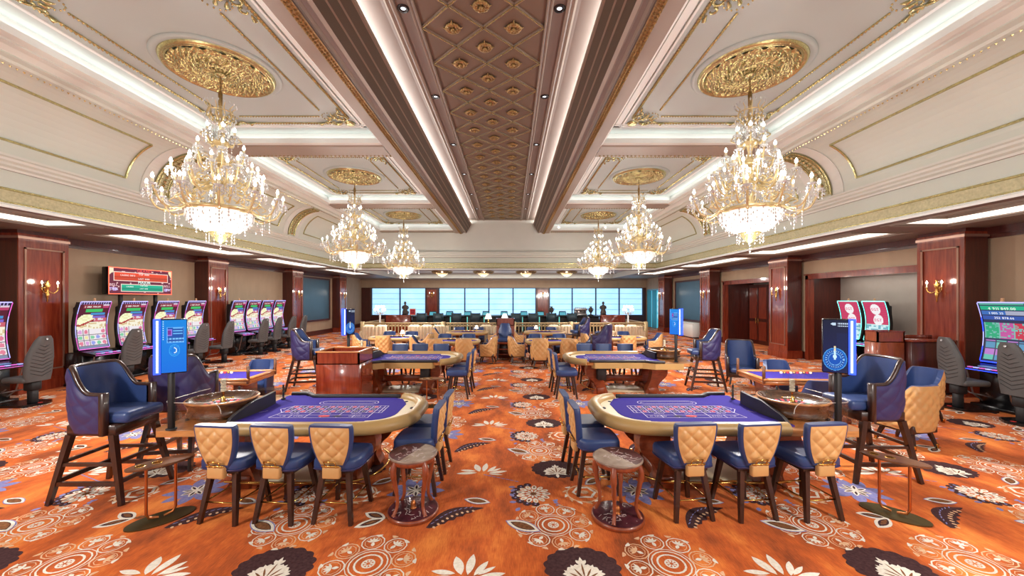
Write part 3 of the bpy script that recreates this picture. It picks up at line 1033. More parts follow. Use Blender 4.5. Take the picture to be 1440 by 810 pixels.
# far wall with its windows
fw = MB()
ZW0, ZW1 = .9, 3.1
WINS = [(-11.04, -6.7, [-8.77]), (-5.68, 2.05, [-3.615, -1.7, .225]), (3.1, 10.55, [4.93, 6.81, 8.67])]
fw.box(XL - .15, XR + .15, YF, YF + .2, ZW1, 3.9, 0)
fw.box(XL - .15, XR + .15, YF, YF + .2, 0, ZW0, 1)
for a, b_ in ((XL - .15, -11.04), (-6.7, -5.68), (2.05, 3.1), (10.55, XR + .15)):
    fw.box(a, b_, YF, YF + .2, ZW0, ZW1, 1)
for a, b_ in ((-6.7, -5.68), (2.05, 3.1)):
    fw.box(a, b_, YF - .12, YF, 0, ZW1, 1)
    fw.box(a + .12, b_ - .12, YF - .14, YF - .12, .4, ZW1 - .15, 2)
fw.box(XL, -11.1, YF - .06, YF, 0, ZW1, 1)
struct(fw, 'wall_far', [M['wallpaper'], M['mahogdark'], M['mahog']])
def shade_mat():
    m = mat('backlit_roman_shade', srgb(150, 205, 236), .8, emit=(.36, .66, .98), estr=1.15)
    nt = m.node_tree
    b = nt.nodes['Principled BSDF']
    tc = nt.nodes.new('ShaderNodeTexCoord')
    nz = nt.nodes.new('ShaderNodeTexNoise')
    nz.inputs['Scale'].default_value = 1.2
    nt.links.new(tc.outputs['Object'], nz.inputs[0])
    rp = nt.nodes.new('ShaderNodeValToRGB')
    rp.color_ramp.elements[0].color = (.34, .66, .98, 1)
    rp.color_ramp.elements[1].color = (.62, .84, 1.0, 1)
    nt.links.new(nz.outputs[0], rp.inputs[0])
    nt.links.new(rp.outputs[0], b.inputs['Emission Color'])
    return m
M['winshade'] = shade_mat()
M['seam'] = mat('shade_seam', srgb(110, 160, 190), .8, emit=(.25, .5, .75), estr=.45)
M['winframe'] = mat('window_frame', srgb(70, 88, 104), .5)
M['glass'] = clear('window_glass', (.94, .97, 1.0), -.0, .3)
for k, (a, b_, mull) in enumerate(WINS):
    w = MB()
    w.box(a, b_, YF + .10, YF + .12, ZW0, ZW1, 0)
    for z in (1.35, 1.78, 2.21, 2.62):
        w.box(a, b_, YF + .075, YF + .1, z, z + .03, 1)
    for x in mull:
        w.box(x - .05, x + .05, YF + .04, YF + .1, ZW0, ZW1, 2)
    for xx in (a, b_ - .06):
        w.box(xx, xx + .06, YF - .02, YF + .1, ZW0, ZW1, 2)
    w.box(a, b_, YF - .02, YF + .1, ZW1 - .06, ZW1, 2)
    w.box(a, b_, YF - .06, YF + .1, ZW0, ZW0 + .05, 2)
    struct(w, 'window_%d' % (k + 1), [M['winshade'], M['seam'], M['winframe']])
    g = MB()
    g.box(a, b_, YF + .02, YF + .03, ZW0, ZW1, 0)
    struct(g, 'window_%d' % (k + 4), [M['glass']])
# blue-lit glass doorway at the far end of the right wall
gd = MB()
gd.box(XR + .3, XR + .34, 26.7, 30.3, 0, 2.95, 0)
for y in (26.7, 27.9, 29.1, 30.2):
    gd.box(XR - .02, XR + .3, y, y + .1, 0, 2.95, 1)
gd.box(XR - .02, XR + .3, 26.7, 30.3, 2.85, 2.95, 1)
for z, r in ((2.35, .26), (1.85, .22), (1.4, .24), (.9, .22)):
    gd.M = Matrix.Translation((XR + .2, 28.4, z)) @ Matrix.Rotation(R(-90), 4, 'Y')
    gd.lathe([(r, 0), (r, .05), (r * .6, .08), (.01, .09)], 16, mi=2)
    gd.M = Matrix.Identity(4)
struct(gd, 'door_2', [glow('blue_lit_glass', (.12, .55, .72), .75), mat('teal_door_frame', srgb(96, 150, 160), .35, .3), glow('pale_cyan_disc', (.4, .85, .95), .8)])
# ================================================================== LETTERING (glyph outlines cached once)
GL = {}
def _glyphs():
    dg = None
    for ch in 'ABCDEFGHIJKLMNOPQRSTUVWXYZ0123456789.,-':
        cu = bpy.data.curves.new('glyph', 'FONT')
        cu.body = ch
        cu.size = 1
        cu.resolution_u = 2
        o = bpy.data.objects.new('glyph', cu)
        COL.objects.link(o)
        bpy.context.view_layer.update()
        me = bpy.data.meshes.new_from_object(o.evaluated_get(bpy.context.evaluated_depsgraph_get()))
        vs = [tuple(v.co) for v in me.vertices]
        fs = [tuple(p.vertices) for p in me.polygons]
        GL[ch] = (vs, fs, (max(v[0] for v in vs) if vs else .3))
        bpy.data.objects.remove(o)
        bpy.data.curves.remove(cu)
        bpy.data.meshes.remove(me)
_glyphs()
def text(b, s, fn, size, mi, cx=True, bold=0, col=None):
    """flat lettering; fn(u, v) maps the text plane (u along, v up) to 3-D"""
    w = 0
    pos = []
    for ch in s:
        if ch == ' ':
            w += .4
            continue
        pos.append((ch, w))
        w += GL[ch][2] + .1
    off = -w / 2 if cx else 0
    for ch, p in pos:
        vs, fs, _ = GL[ch]
        for dx in ((0,) if not bold else (-bold, bold)):
            b.add([fn((v[0] + p + off + dx) * size, v[1] * size) for v in vs], fs, mi, False, [col] * len(fs) if col else None)

# ================================================================== CHAIRS
def quilt(u, v, nu, nv):
    return (abs(sin(pi * (u * nu + v * nv))) * abs(sin(pi * (u * nu - v * nv)))) ** .42
def leg4(root, spots, r0, r1, m, name='leg'):
    for a, b_ in spots:
        b = MB()
        b.beam(a, b_, r0, r0, 0, up=(0, 1, 0), w2=r1, h2=r1)
        b.build(name, m, root)

# --- gaming stool: shield back quilted in tan, navy seat; faces +y
def make_stool(kind='tan'):
    t = thing('gaming_stool', 'x', 'stool')
    b = MB()
    # seat cushion
    def ringpts(z, g):
        o = [(-.20, -.20), (.20, -.20), (.235, .1), (.215, .22), (.12, .25), (-.12, .25), (-.215, .22), (-.235, .1)]
        P = smooth_path(o + o[:1], 4)[:-1]
        return [(x * g, y * g, z) for x, y in P]
    b.loft([ringpts(.505, .90), ringpts(.515, .97), ringpts(.55, 1.0), ringpts(.60, 1.0), ringpts(.628, .96), ringpts(.636, .86)], False, True, 0)
    b.build('seat', [M['navy']], t)
    p = MB()
    p.tube([(x * 1.003, y * 1.003, z) for x, y, z in ringpts(.53, 1.0)], .006, 6, closed=True)
    p.build('piping', [M['purple']], t)
    u = MB()
    u.box(-.17, .17, -.17, .18, .475, .507, 0)
    u.build('seat_frame', [M['wenge']], t)
    # shield back, leaning a little
    def hw(z):      # half width at height
        q = (z - .50) / .49
        return .085 + .135 * (1 - (1 - min(1, q * 1.08)) ** 2.3) if q < .92 else .219
    tilt = lambda z: -.215 - (z - .6) * .12
    zs = [.56 + .42 * i / 16 for i in range(17)]
    fr = MB()
    rings = []
    for z in zs:
        h = hw(z)
        if z > .955: h -= (z - .955) * .5
        y = tilt(z)
        prof = [(-h, y + .02), (-h + .015, y + .05), (-h * .5, y + .06), (h * .5, y + .06), (h - .015, y + .05), (h, y + .02), (h - .005, y - .012), (h - .03, y - .02), (-h + .03, y - .02), (-h + .005, y - .012)]
        rings.append([(x, yy, z) for x, yy in prof])
    fr.loft(rings, False, True, 0)
    fr.build('backrest', [M['navy']], t)
    q = MB()
    def back(uu, vv):
        z = .585 + .375 * vv
        h = hw(z) - .026
        x = (uu * 2 - 1) * h
        e = min(1, 6 * min(uu, 1 - uu, vv, 1 - vv))
        return (-x, tilt(z) - .022 - .026 * quilt(.5 + x / .46, vv, 3.2, 2.7) * e, z)
    q.grid(back, 44, 44, 0)
    q.build('quilted_panel', [M['tan']], t)
    s = MB()
    s.rbox(-.088, .088, -.262, -.205, .455, .575, .015, 2, 0)
    st = s.build('strap', [M['tan']], t)
    h = MB()
    h.rbox(-.09, .09, -.268, -.255, .57, .59, .004, 1, 0)
    h.tube([(-.055, -.262, .59), (-.055, -.285, .632), (.055, -.285, .632), (.055, -.262, .59)], .007, 6)
    for x in (-.06, 0, .06):
        h.sphere((x, -.268, .58), .011, 8, 5)
    h.build('buckle_handle', [M['brass']], st)
    leg4(t, [((-.13, -.15, .48), (-.19, -.23, 0)), ((.13, -.15, .48), (.19, -.23, 0)), ((-.13, .16, .48), (-.19, .23, 0)), ((.13, .16, .48), (.19, .23, 0))], .05, .036, [M['wenge']])
    r = MB()
    r.tube([(-.165, -.2, .2), (.165, -.2, .2), (.165, .2, .2), (-.165, .2, .2)], .009, 6, closed=True)
    r.build('footrest', [M['brass']], t)
    return t

# --- upholstered armchair with wrap-around shell; legs long (bar height) or short
def make_armchair(name, cat, seat, arm, top, W_=.66, D=.62, out='purple', inn='navy', tall=True, quilted=True, trim='wenge', qd=.017, qs=.25, armset=0.0, seatout=.05, splx=.02, sply=.10):
    t = thing(name, 'x', cat)
    hx, hy = W_ / 2, D / 2
    bot = seat - .22
    fy = hy - armset
    ctrl = [(-hx, fy), (-hx, fy * .3), (-hx * .98, -hy * .5), (-hx * .72, -hy * .95), (0, -hy * 1.05), (hx * .72, -hy * .95), (hx * .98, -hy * .5), (hx, fy * .3), (hx, fy)]
    P = smooth_path(ctrl, 6)
    n = len(P) - 1
    def H(t_):
        q = abs(t_ - .5) * 2      # 0 at the back, 1 at arm front
        k = min(1, max(0, (q - .34) / .36))
        k = k * k * (3 - 2 * k)
        return top + (arm - top) * k - .015 * q
    def at(t_):
        f = t_ * n
        i = min(int(f), n - 1)
        a, b_ = P[i], P[i + 1]
        w = f - i
        p = (a[0] + (b_[0] - a[0]) * w, a[1] + (b_[1] - a[1]) * w)
        d = Vector((b_[0] - a[0], b_[1] - a[1])).normalized()
        return p, (d.y, -d.x)     # outward-left normal sign fixed below
    th = .06
    L = sum((Vector(P[i + 1]) - Vector(P[i])).length for i in range(n))
    def lean(z, t_):
        q = max(0, 1 - abs(t_ - .5) * 3)
        return -.06 * q * max(0, z - seat)
    def outer(u, v):
        p, nn = at(u)
        z = bot + (H(u) - bot) * v
        g = 1 - .10 * max(0, (seat - z) / .3)
        e = min(1, 8 * min(u, 1 - u, v, 1 - v))
        k = qd * quilt(u, v, L / qs, .9 * (top - bot) / (qs * 1.15)) * e if quilted else 0
        nx, ny = (p[0], p[1])
        l = sqrt(nx * nx + ny * ny) or 1
        return (p[0] * g + nx / l * k, p[1] * g + ny / l * k + lean(z, u), z)
    def inner(u, v):
        p, nn = at(u)
        z = seat - .03 + (H(u) - seat + .03) * v
        return (p[0] * (1 - th / hx), p[1] * (1 - th / hx) + (0 if abs(u - .5) < .45 else .0) + lean(z, u), z)
    o = MB()
    o.grid(outer, 110, 30, 0, flip=False)
    o.build('outer_shell', [M[out]], t)
    i_ = MB()
    i_.grid(inner, 40, 8, 0, flip=True)
    # rolled top between the two skins, and the arm fronts
    for k in range(40):
        u0, u1 = k / 40, (k + 1) / 40
        i_.add([outer(u0, 1), outer(u1, 1), inner(u1, 1), inner(u0, 1)], [(0, 1, 2, 3)], 0)
    i_.build('backrest', [M[inn]], t)
    if trim:
        r = MB()
        r.tube([tuple((Vector(outer(k / 36, 1)) + Vector(inner(k / 36, 1))) / 2 + Vector((0, 0, .008))) for k in range(37)], .026, 6)
        r.build('top_rail', [M[trim]], t)
        for sx in (-1, 1):
            f = MB()
            f.rbox(sx * hx - .035 - (th * .3 * sx), sx * hx + .035 - (th * .3 * sx), fy - .03, fy + .03, bot - .02, arm + .02, .008, 1, 0)
            f.build('arm_post', [M[trim]], t)
    else:
        for sx in (-1, 1):
            f = MB()
            f.rbox(min(sx * hx, sx * (hx - th)), max(sx * hx, sx * (hx - th)), fy - .02, fy + .02, bot, arm, .015, 2, 0)
            f.build('arm_front', [M[inn]], t)
    s = MB()
    g = th * 1.1
    s.rbox(-hx + g, hx - g, -hy + g, hy + seatout, seat - .13, seat, .045, 3, 0)
    s.build('seat_cushion', [M[inn]], t)
    b = MB()
    b.rbox(-hx * .88, hx * .88, -hy * .88, hy * .95, bot - .03, bot + .09, .01, 1, 0)
    b.build('seat_frame', [M['wenge']], t)
    zl = bot - .02
    if tall:
        leg4(t, [((sx * (hx - .06), sy * (hy - .06), zl), (sx * (hx + splx - .02), sy * (hy + sply), 0)) for sx in (-1, 1) for sy in (-1, 1)], .06, .042, [M['wenge']])
        st = MB()
        for z, w in ((.22, .045), (.42, .035)):
            f = 1 - z / zl
            X, Y = hx - .06 + (.04 + splx) * f, hy - .06 + (.06 + sply) * f
            st.beam((-X, -Y, z), (-X, Y, z), .03, w)
            st.beam((X, -Y, z), (X, Y, z), .03, w)
            st.beam((-X, -Y, z + .02), (X, -Y, z + .02), .03, w)
            st.beam((-X, Y, z + .02), (X, Y, z + .02), .03, w)
        st.build('stretcher', [M['wenge']], t)
    else:
        leg4(t, [((sx * (hx - .1), sy * (hy - .1), zl), (sx * (hx - .05), sy * (hy - .03), 0)) for sx in (-1, 1) for sy in (-1, 1)], .05, .03, [M['wenge']])
        for sx in (-1, 1):
            for sy in (-1, 1):
                k = MB()
                k.lathe([(.0, 0), (.02, 0), (.024, .06), (.022, .07)], 8, (sx * (hx - .052), sy * (hy - .034), 0))
                k.build('brass_foot', [M['brass']], t)
    return t

# --- slim dealer / pit chair with steps (the tall one in front of the lectern)
def make_pit_chair():
    t = thing('pit_chair', 'x', 'chair')
    s = MB()
    s.rbox(-.25, .25, -.24, .26, .66, .76, .03, 3, 0)
    s.build('seat_cushion', [M['navy']], t)
    b = MB()
    rings = []
    for i in range(9):
        q = i / 8
        z = .72 + .58 * q
        h = .2 + .045 * sin(pi * min(1, q * 1.3)) - (.05 * max(0, q - .85) / .15)
        y = -.2 - .1 * q
        rings.append([(-h, y, z), (-h + .02, y + .05, z), (h - .02, y + .05, z), (h, y, z), (h - .02, y - .05, z), (-h + .02, y - .05, z)])
    b.loft(rings, False, True, 0)
    b.build('backrest', [M['navy']], t)
    for sx in (-1, 1):
        a = MB()
        a.beam((sx * .27, -.22, .92), (sx * .27, .16, .9), .05, .04)
        a.beam((sx * .27, .14, .9), (sx * .27, .14, .68), .045, .045)
        a.build('armrest', [M['wenge']], t)
    f = MB()
    f.rbox(-.26, .26, -.24, .24, .58, .66, .01, 1, 0)
    f.build('seat_frame', [M['mahog']], t)
    w = MB()
    for sx in (-1, 1):
        w.rbox(sx * .25 - .02, sx * .25 + .02, -.22, .2, .1, .58, .006, 1, 0)
    w.rbox(-.24, .24, -.2, .05, .06, .58, .006, 1, 0)
    w.build('step_box', [M['mahogdark']], t)
    leg4(t, [((sx * .22, sy * .2, .6), (sx * .28, sy * .27, 0)) for sx in (-1, 1) for sy in (-1, 1)], .055, .045, [M['wenge']])
    for z in (.2, .38):
        p = MB()
        p.rbox(-.25, .25, .12, .27, z, z + .035, .006, 1, 0)
        p.build('step_board', [M['mahog']], t)
    return t

# --- slot-machine chair: tall charcoal back on a pedestal; faces +y
def make_slot_chair():
    t = thing('slot_chair', 'x', 'chair')
    b = MB()
    rings = []
    for i in range(13):
        q = i / 12
        z = .50 + .93 * q
        h = .22 + .03 * sin(pi * min(1, q * 1.6)) if q < .5 else .25 - .115 * ((q - .5) / .5) ** 1.3
        if q > .95: h -= .03
        y = -.2 - .16 * q + .03 * sin(pi * q)
        d = .06 - .02 * q
        rings.append([(-h, y, z), (-h + .03, y + d, z), (0, y + d * .8, z), (h - .03, y + d, z), (h, y, z), (h - .04, y - d, z), (0, y - d * 1.35, z), (-h + .04, y - d, z)])
    b.loft(rings, False, True, 0)
    bk = b.build('backrest', [M['graychair']], t)
    s = MB()      # chevron seams
    for k in range(9):
        z = .60 + .075 * k
        q = (z - .5) / .93
        h = (.22 + .03 * sin(pi * min(1, q * 1.6)) if q < .5 else .25 - .115 * ((q - .5) / .5) ** 1.3) - .06
        y = -.2 - .16 * q + .03 * sin(pi * q)
        d = .06 - .02 * q
        s.tube([(-h, y - d * 1.1 - .004, z + .08), (0, y - d * 1.35 - .006, z), (h, y - d * 1.1 - .004, z + .08)], .005, 5)
    s.build('seam', [M['matteblack']], bk)
    e = MB()
    e.lathe([(.001, 0), (.022, .004)], 12, (0, 0, 0))
    eo = e.build('badge', [M['steel']], bk)
    eo.location = (0, -.405, 1.37)
    eo.rotation_euler = (R(82), 0, 0)
    c = MB()
    c.rbox(-.25, .25, -.22, .26, .48, .6, .05, 3, 0)
    c.build('seat_cushion', [M['graychair']], t)
    p = MB()
    p.rbox(-.09, .09, -.2, .0, .3, .5, .02, 1, 0)
    p.rbox(-.06, .06, -.17, -.04, .04, .32, .015, 1, 0)
    p.build('pedestal', [M['matteblack']], t)
    f = MB()
    o = smooth_path([(-.26, -.2), (0, -.36), (.26, -.2), (.27, .15), (.26, .36), (-.26, .36), (-.27, .15), (-.26, -.2)], 4)[:-1]
    f.prism(o, 0, .045, 0)
    bp = f.build('base_plate', [M['black']], t)
    r = MB()
    r.lathe([(.001, .047), (.035, .0475), (.04, .044)], 10, (0, -.26, 0))
    r.build('red_button', [mat('red_plastic', srgb(206, 48, 36), .4)], bp)
    g = MB()
    g.tube([(-.2, .2, .36), (-.2, .30, .28), (.2, .30, .28), (.2, .2, .36)], .014, 6)
    g.build('foot_bar', [M['steel']], t)
    return t
# ================================================================== TABLES
# roulette table. local: player side -y, rounded end +x (before the mirror sx, sy)
def make_roulette(label, loc, sx, sy, group):
    t = thing('roulette_table', label, 'roulette table', loc, 0, group)
    S = Matrix.Diagonal((sx, sy, 1, 1))
    def mb(): return MB(S.copy())
    HT = .78
    front = [(-.60, -.66), (.0, -.66), (.45, -.66), (.78, -.655)]
    rnd = arc(.80, -.12, .53, -88, 0, 9) + arc(.80, .16, .53, 8, 70, 6)
    path = smooth_path(front + rnd, 2)
    # wooden bed: whole outline
    bed = [(-1.33, -.72), (-.5, -.68), (.78, -.64)] + arc(.80, -.12, .5, -88, 0, 8) + arc(.80, .16, .5, 8, 78, 6) + [(.7, .66), (-.32, .66), (-.5, .80), (-1.25, .82), (-1.42, .66), (-1.42, -.62)]
    b = mb()
    b.prism(bed, HT - .075, HT - .01, 0)
    b.build('table_bed', [M['oak']], t)
    r = mb()
    r.tube([(x, y, HT - .005) for x, y in path], .078, 10, up=(0, 0, 1), sx=1.1)
    r.build('padded_rail', [M['rail']], t)
    # cream lip with cup-slot markers, then felt
    def inset(d):
        return [(-.5, -.62 + d), (.77, -.62 + d)] + arc(.80, -.12, .48 - d, -88, 0, 8) + arc(.80, .16, .48 - d, 8, 74, 6) + [(.86, .62), (-.32, .62)]
    l = mb()
    l.prism([(-.5, -.62)] + inset(0)[1:], HT - .012, HT + .004, 0)
    for (x, y, a) in ((1.20, -.30, 90), (1.22, .12, 90), (.5, -.585, 0), (-.05, -.585, 0), (1.06, .42, 60)):
        keep = l.M
        l.M = S @ Matrix.Translation((x, y, HT + .004)) @ Matrix.Rotation(R(a), 4, 'Z')
        l.prism([(.045 * cos(k * pi / 5), .022 * sin(k * pi / 5)) for k in range(10)], 0, .003, 1)
        l.M = keep
    l.build('card_lip', [M['lipcream'], M['inkblack']], t)
    f = mb()
    f.prism([(-.74, -.58), (-.60, -.57), (.78, -.56)] + arc(.80, -.10, .30, -88, 0, 6) + [(1.1, .3), (.98, .56), (.86, .62), (-.32, .62), (-.5, .76), (-.74, .76)], HT - .02, HT + .008, 0)
    fo = f.build('felt', [M['felt']], t)
    # betting layout
    k = mb()
    z = HT + .0095
    def ln(x0, y0, x1, y1, w=.008, mi=0):
        d = Vector((x1 - x0, y1 - y0)).normalized()
        n = Vector((-d.y, d.x)) * w / 2
        k.add([(x0 - n.x, y0 - n.y, z), (x1 - n.x, y1 - n.y, z), (x1 + n.x, y1 + n.y, z), (x0 + n.x, y0 + n.y, z)], [(0, 1, 2, 3)], mi)
    X0, X1, Ya, Yb = -.34, .80, -.10, .20
    for i in range(13):
        x = X0 + (X1 - X0) * i / 12
        ln(x, Ya, x, Yb)
    for i in range(4):
        ln(X0, Ya + (Yb - Ya) * i / 3, X1 + .1, Ya + (Yb - Ya) * i / 3)
    ln(X1 + .1, Ya, X1 + .1, Yb)
    ln(X1 + .06, Ya, X1 + .06, Yb)
    ln(X0, Ya, X0 - .1, (Ya + Yb) / 2); ln(X0 - .1, (Ya + Yb) / 2, X0, Yb)
    for y in (Ya - .10, Ya - .2):
        ln(X0 - (.04 if y < -.25 else .0), y, X1, y)
    ln(X0, Ya, X0 - .04, Ya - .2); ln(X1, Ya, X1, Ya - .2)
    for i in range(1, 3): ln(X0 + (X1 - X0) * i / 3, Ya, X0 + (X1 - X0) * i / 3, Ya - .1)
    for i in range(1, 6): ln(X0 + (X1 - X0) * i / 6, Ya - .1, X0 + (X1 - X0) * i / 6, Ya - .2)
    # race track on the dealer's side
    rt = arc(.0, .36, .085, 90, 270, 8) + [(.62, .275)] + arc(.62, .36, .085, -90, 90, 8)
    for i in range(len(rt)): ln(*rt[i], *rt[(i + 1) % len(rt)])
    rt2 = [((x - .31) * .9 + .31, (y - .36) * .55 + .36) for x, y in rt]
    for i in range(len(rt2)): ln(*rt2[i], *rt2[(i + 1) % len(rt2)], .006)
    reds = {1, 3, 5, 7, 9, 12, 14, 16, 18, 19, 21, 23, 25, 27, 30, 32, 34, 36}
    z = HT + .0105
    for nmb in range(1, 37):
        cx = X0 + (X1 - X0) * ((nmb - 1) // 3 + .5) / 12
        cy = Ya + (Yb - Ya) * ((nmb - 1) % 3 + .5) / 3
        if sy * sx:
            k.add([(cx + .03 * cos(q * pi / 4), cy + .036 * sin(q * pi / 4), z) for q in range(8)], [tuple(range(8))], 1 if nmb in reds else 2)
        zz = HT + .0115
        keep = k.M
        k.M = Matrix.Identity(4)
        text(k, str(nmb), lambda u, v: (sx * cx + u, sy * cy + v - .018, zz), .05, 0)
        k.M = keep
    def diamond(x, y, mi):
        k.add([(x - .07, y, z), (x, y - .035, z), (x + .07, y, z), (x, y + .035, z)], [(0, 1, 2, 3)], mi)
    k.add([(.26 + .07 * cos(q * pi / 6), Ya - .15 + .035 * sin(q * pi / 6), z + .002) for q in range(12)], [tuple(range(12))], 1)
    diamond(.45 - .03, Ya - .15, 2)
    keep = k.M
    k.M = Matrix.Identity(4)
    for s_, px, py in (('1ST12', -.15, Ya - .065), ('2ND12', .23, Ya - .065), ('3RD12', .61, Ya - .065), ('EVEN', -.05, Ya - .165), ('ODD', .61, Ya - .165), ('1-18', -.24, Ya - .165), ('19-36', .72 - .01, Ya - .165), ('0', X0 - .05, .035)):
        text(k, s_, lambda u, v, px=px, py=py: (sx * px + u, sy * py + v, HT + .0115), .045, 0)
    k.M = keep
    ln(-.62, -.1, -.56, -.02, .006)
    k.build('betting_layout', [M['ink'], M['inkred'], M['inkblack']], fo)
    # dark bumpers: dealer edge with its S-curve, and the sweep round the wheel
    d = mb()
    e = smooth_path([(.90, .66), (.86, .665), (.2, .665), (-.28, .665), (-.36, .70), (-.44, .78), (-.52, .80), (-.72, .81)], 4)
    d.tube([(x, y, HT + .02) for x, y in e], .032, 8, up=(0, 0, 1))
    d.build('dealer_bumper', [M['bumper']], t)
    g = mb()
    e = smooth_path([(-.70, .34), (-.67, .1), (-.665, -.1), (-.68, -.3), (-.70, -.46), (-.66, -.60), (-.60, -.66)], 5)
    n = len(e)
    for i in range(n - 1):
        hh = lambda q: .17 if q < .35 else .025 + .145 * max(0, 1 - (q - .35) / .42)
        h0, h1 = hh(i / n), hh((i + 1) / n)
        (xa, ya), (xb, yb) = e[i], e[i + 1]
        for dx in (-.02, .02):
            g.add([(xa + dx, ya, HT), (xb + dx, yb, HT), (xb + dx, yb, HT + h1), (xa + dx, ya, HT + h0)], [(0, 1, 2, 3)], 0, True)
        g.add([(xa - .02, ya, HT + h0), (xa + .02, ya, HT + h0), (xb + .02, yb, HT + h1), (xb - .02, yb, HT + h1)], [(0, 1, 2, 3)], 0, True)
    g.build('wheel_guard', [M['bumper']], t)
    a = mb()      # khaki apron below the dealer edge
    a.prism([(.86, .60), (.80, .70), (-.26, .70), (-.50, .84), (-1.12, .86), (-1.12, .78), (-.48, .77), (-.3, .62)], HT - .14, HT - .01, 0)
    a.build('apron', [M['rail']], t)
    bx = mb()
    bx.rbox(.52, .72, .42, .62, HT - .42, HT - .075, .01, 1, 0)
    bx.build('drop_box', [M['matteblack']], t)
    # curved pedestals, stretcher, kick base, foot rail
    for s in (-1, 1):
        p = mb()
        out = [(.36, .70), (.42, .58), (.40, .42), (.26, .28), (.20, .16), (.24, .06), (.24, 0), (-.06, 0), (-.06, .10), (.02, .3), (.06, .5), (.05, .70)]
        ox = .52
        pts = [((ox + x) * s, z_) for x, z_ in smooth_path(out, 3)]
        for ya, yb in ((-.42, -.22), (.22, .42)):
            p.prism(pts[::1 if s > 0 else -1], ya, yb, 0, True, 'y')
        p.rbox(s * .60 - .10, s * .60 + .10, -.45, .45, 0, .16, .02, 1, 0)
        p.build('pedestal', [M['wood']], t)
    st = mb()
    st.rbox(-.5, .5, -.05, .05, .22, .36, .01, 1, 0)
    st.rbox(-.56, .56, -.3, .3, .0, .05, .01, 1, 1)
    st.build('stretcher', [M['wood'], M['plinth']], t)
    fr = mb()
    fr.tube(smooth_path([(-.75, -.5, .12), (-.4, -.52, .12), (.4, -.52, .12), (.75, -.46, .12), (.92, -.2, .12), (.92, .2, .12), (.75, .46, .12)], 5), .014, 6)
    for x in (-.6, 0, .6):
        fr.tube([(x, -.515, .12), (x, -.4, .1)], .01, 5)
    fr.build('foot_rail', [M['brass']], t)
    return t
def make_wheel(label, loc, group):
    t = thing('roulette_bowl', label, 'roulette wheel', loc, 0, group)
    b = MB()
    b.lathe([(.36, 0), (.40, .012), (.415, .04), (.40, .065), (.395, .10), (.405, .13), (.425, .155), (.43, .18), (.43, .195), (.42, .20), (.40, .195), (.385, .17), (.30, .12), (.27, .11)], 48, mi=0)
    b.lathe([(.432, .183), (.440, .19), (.432, .20), (.415, .203)], 40, mi=1)
    b.build('bowl', [mat('dark_wheel_walnut', srgb(66, 42, 30), .25, 0, col2=srgb(98, 64, 42), scale=4, stretch=(4, 4, 12), coat=.7), M['oak']], t)
    r = MB()
    n = 37
    for i in range(n):
        a0, a1 = 2 * pi * i / n, 2 * pi * (i + 1) / n
        for ra, rb, za, zb, mi in ((.27, .21, .11, .095, 0 if i == 0 else 1 + i % 2), (.21, .17, .095, .09, 3)):
            r.add([(ra * cos(a0), ra * sin(a0), za), (ra * cos(a1), ra * sin(a1), za), (rb * cos(a1), rb * sin(a1), zb), (rb * cos(a0), rb * sin(a0), zb)], [(0, 1, 2, 3)], mi)
    r.lathe([(.17, .09), (.04, .14)][::-1], 24, mi=4)
    r.build('rotor', [mat('zero_green', srgb(30, 130, 70), .4), M['inkred'], M['inkblack'], M['walnut'], M['walnut']], t)
    k = MB()
    k.lathe([(.035, .13), (.03, .17), (.014, .19), (.014, .25), (.026, .27), (.014, .29), (.001, .30)], 12)
    for i in range(4):
        a = R(45 + 90 * i)
        k.tube([(0, 0, .19), (.11 * cos(a), .11 * sin(a), .175)], .007, 5)
        k.sphere((.115 * cos(a), .115 * sin(a), .175), .014, 8, 5)
    k.build('turret', [M['brass']], t)
    h = MB()
    h.lathe([(.05, .26), (.05, .46)], 16, mi=0)
    ho = h.build('glass_cylinder', [M['acrylic']], t)
    h = MB()
    for k in range(4):
        h.lathe([(.03, .275 + .04 * k), (.034, .285 + .04 * k), (.03, .305 + .04 * k), (.001, .307 + .04 * k)], 12)
    h.build('winning_marker', [M['lipcream']], ho)
    t.scale = (.88, .88, .96)
    return t
def make_hood(label, loc, rz, group):
    """clear acrylic cover plate on posts over the back of the wheel"""
    t = thing('acrylic_wheel_cover', label, 'cover', loc, rz, group)
    b = MB()
    b.box(-.30, .30, -.1, .1, .165, .175, 0)
    b.box(-.30, .30, -.105, -.098, .05, .175, 0)
    b.box(-.305, -.298, -.1, .1, .05, .175, 0)
    b.box(.298, .305, -.1, .1, .05, .175, 0)
    b.build('acrylic_plate', [M['acrylic']], t)
    for x in (-.28, .28):
        p = MB()
        p.lathe([(.03, 0), (.03, .012), (.013, .015), (.013, .2), (.001, .205)], 10, (x, .08, 0))
        p.build('post', [M['matteblack']], t)
    return t
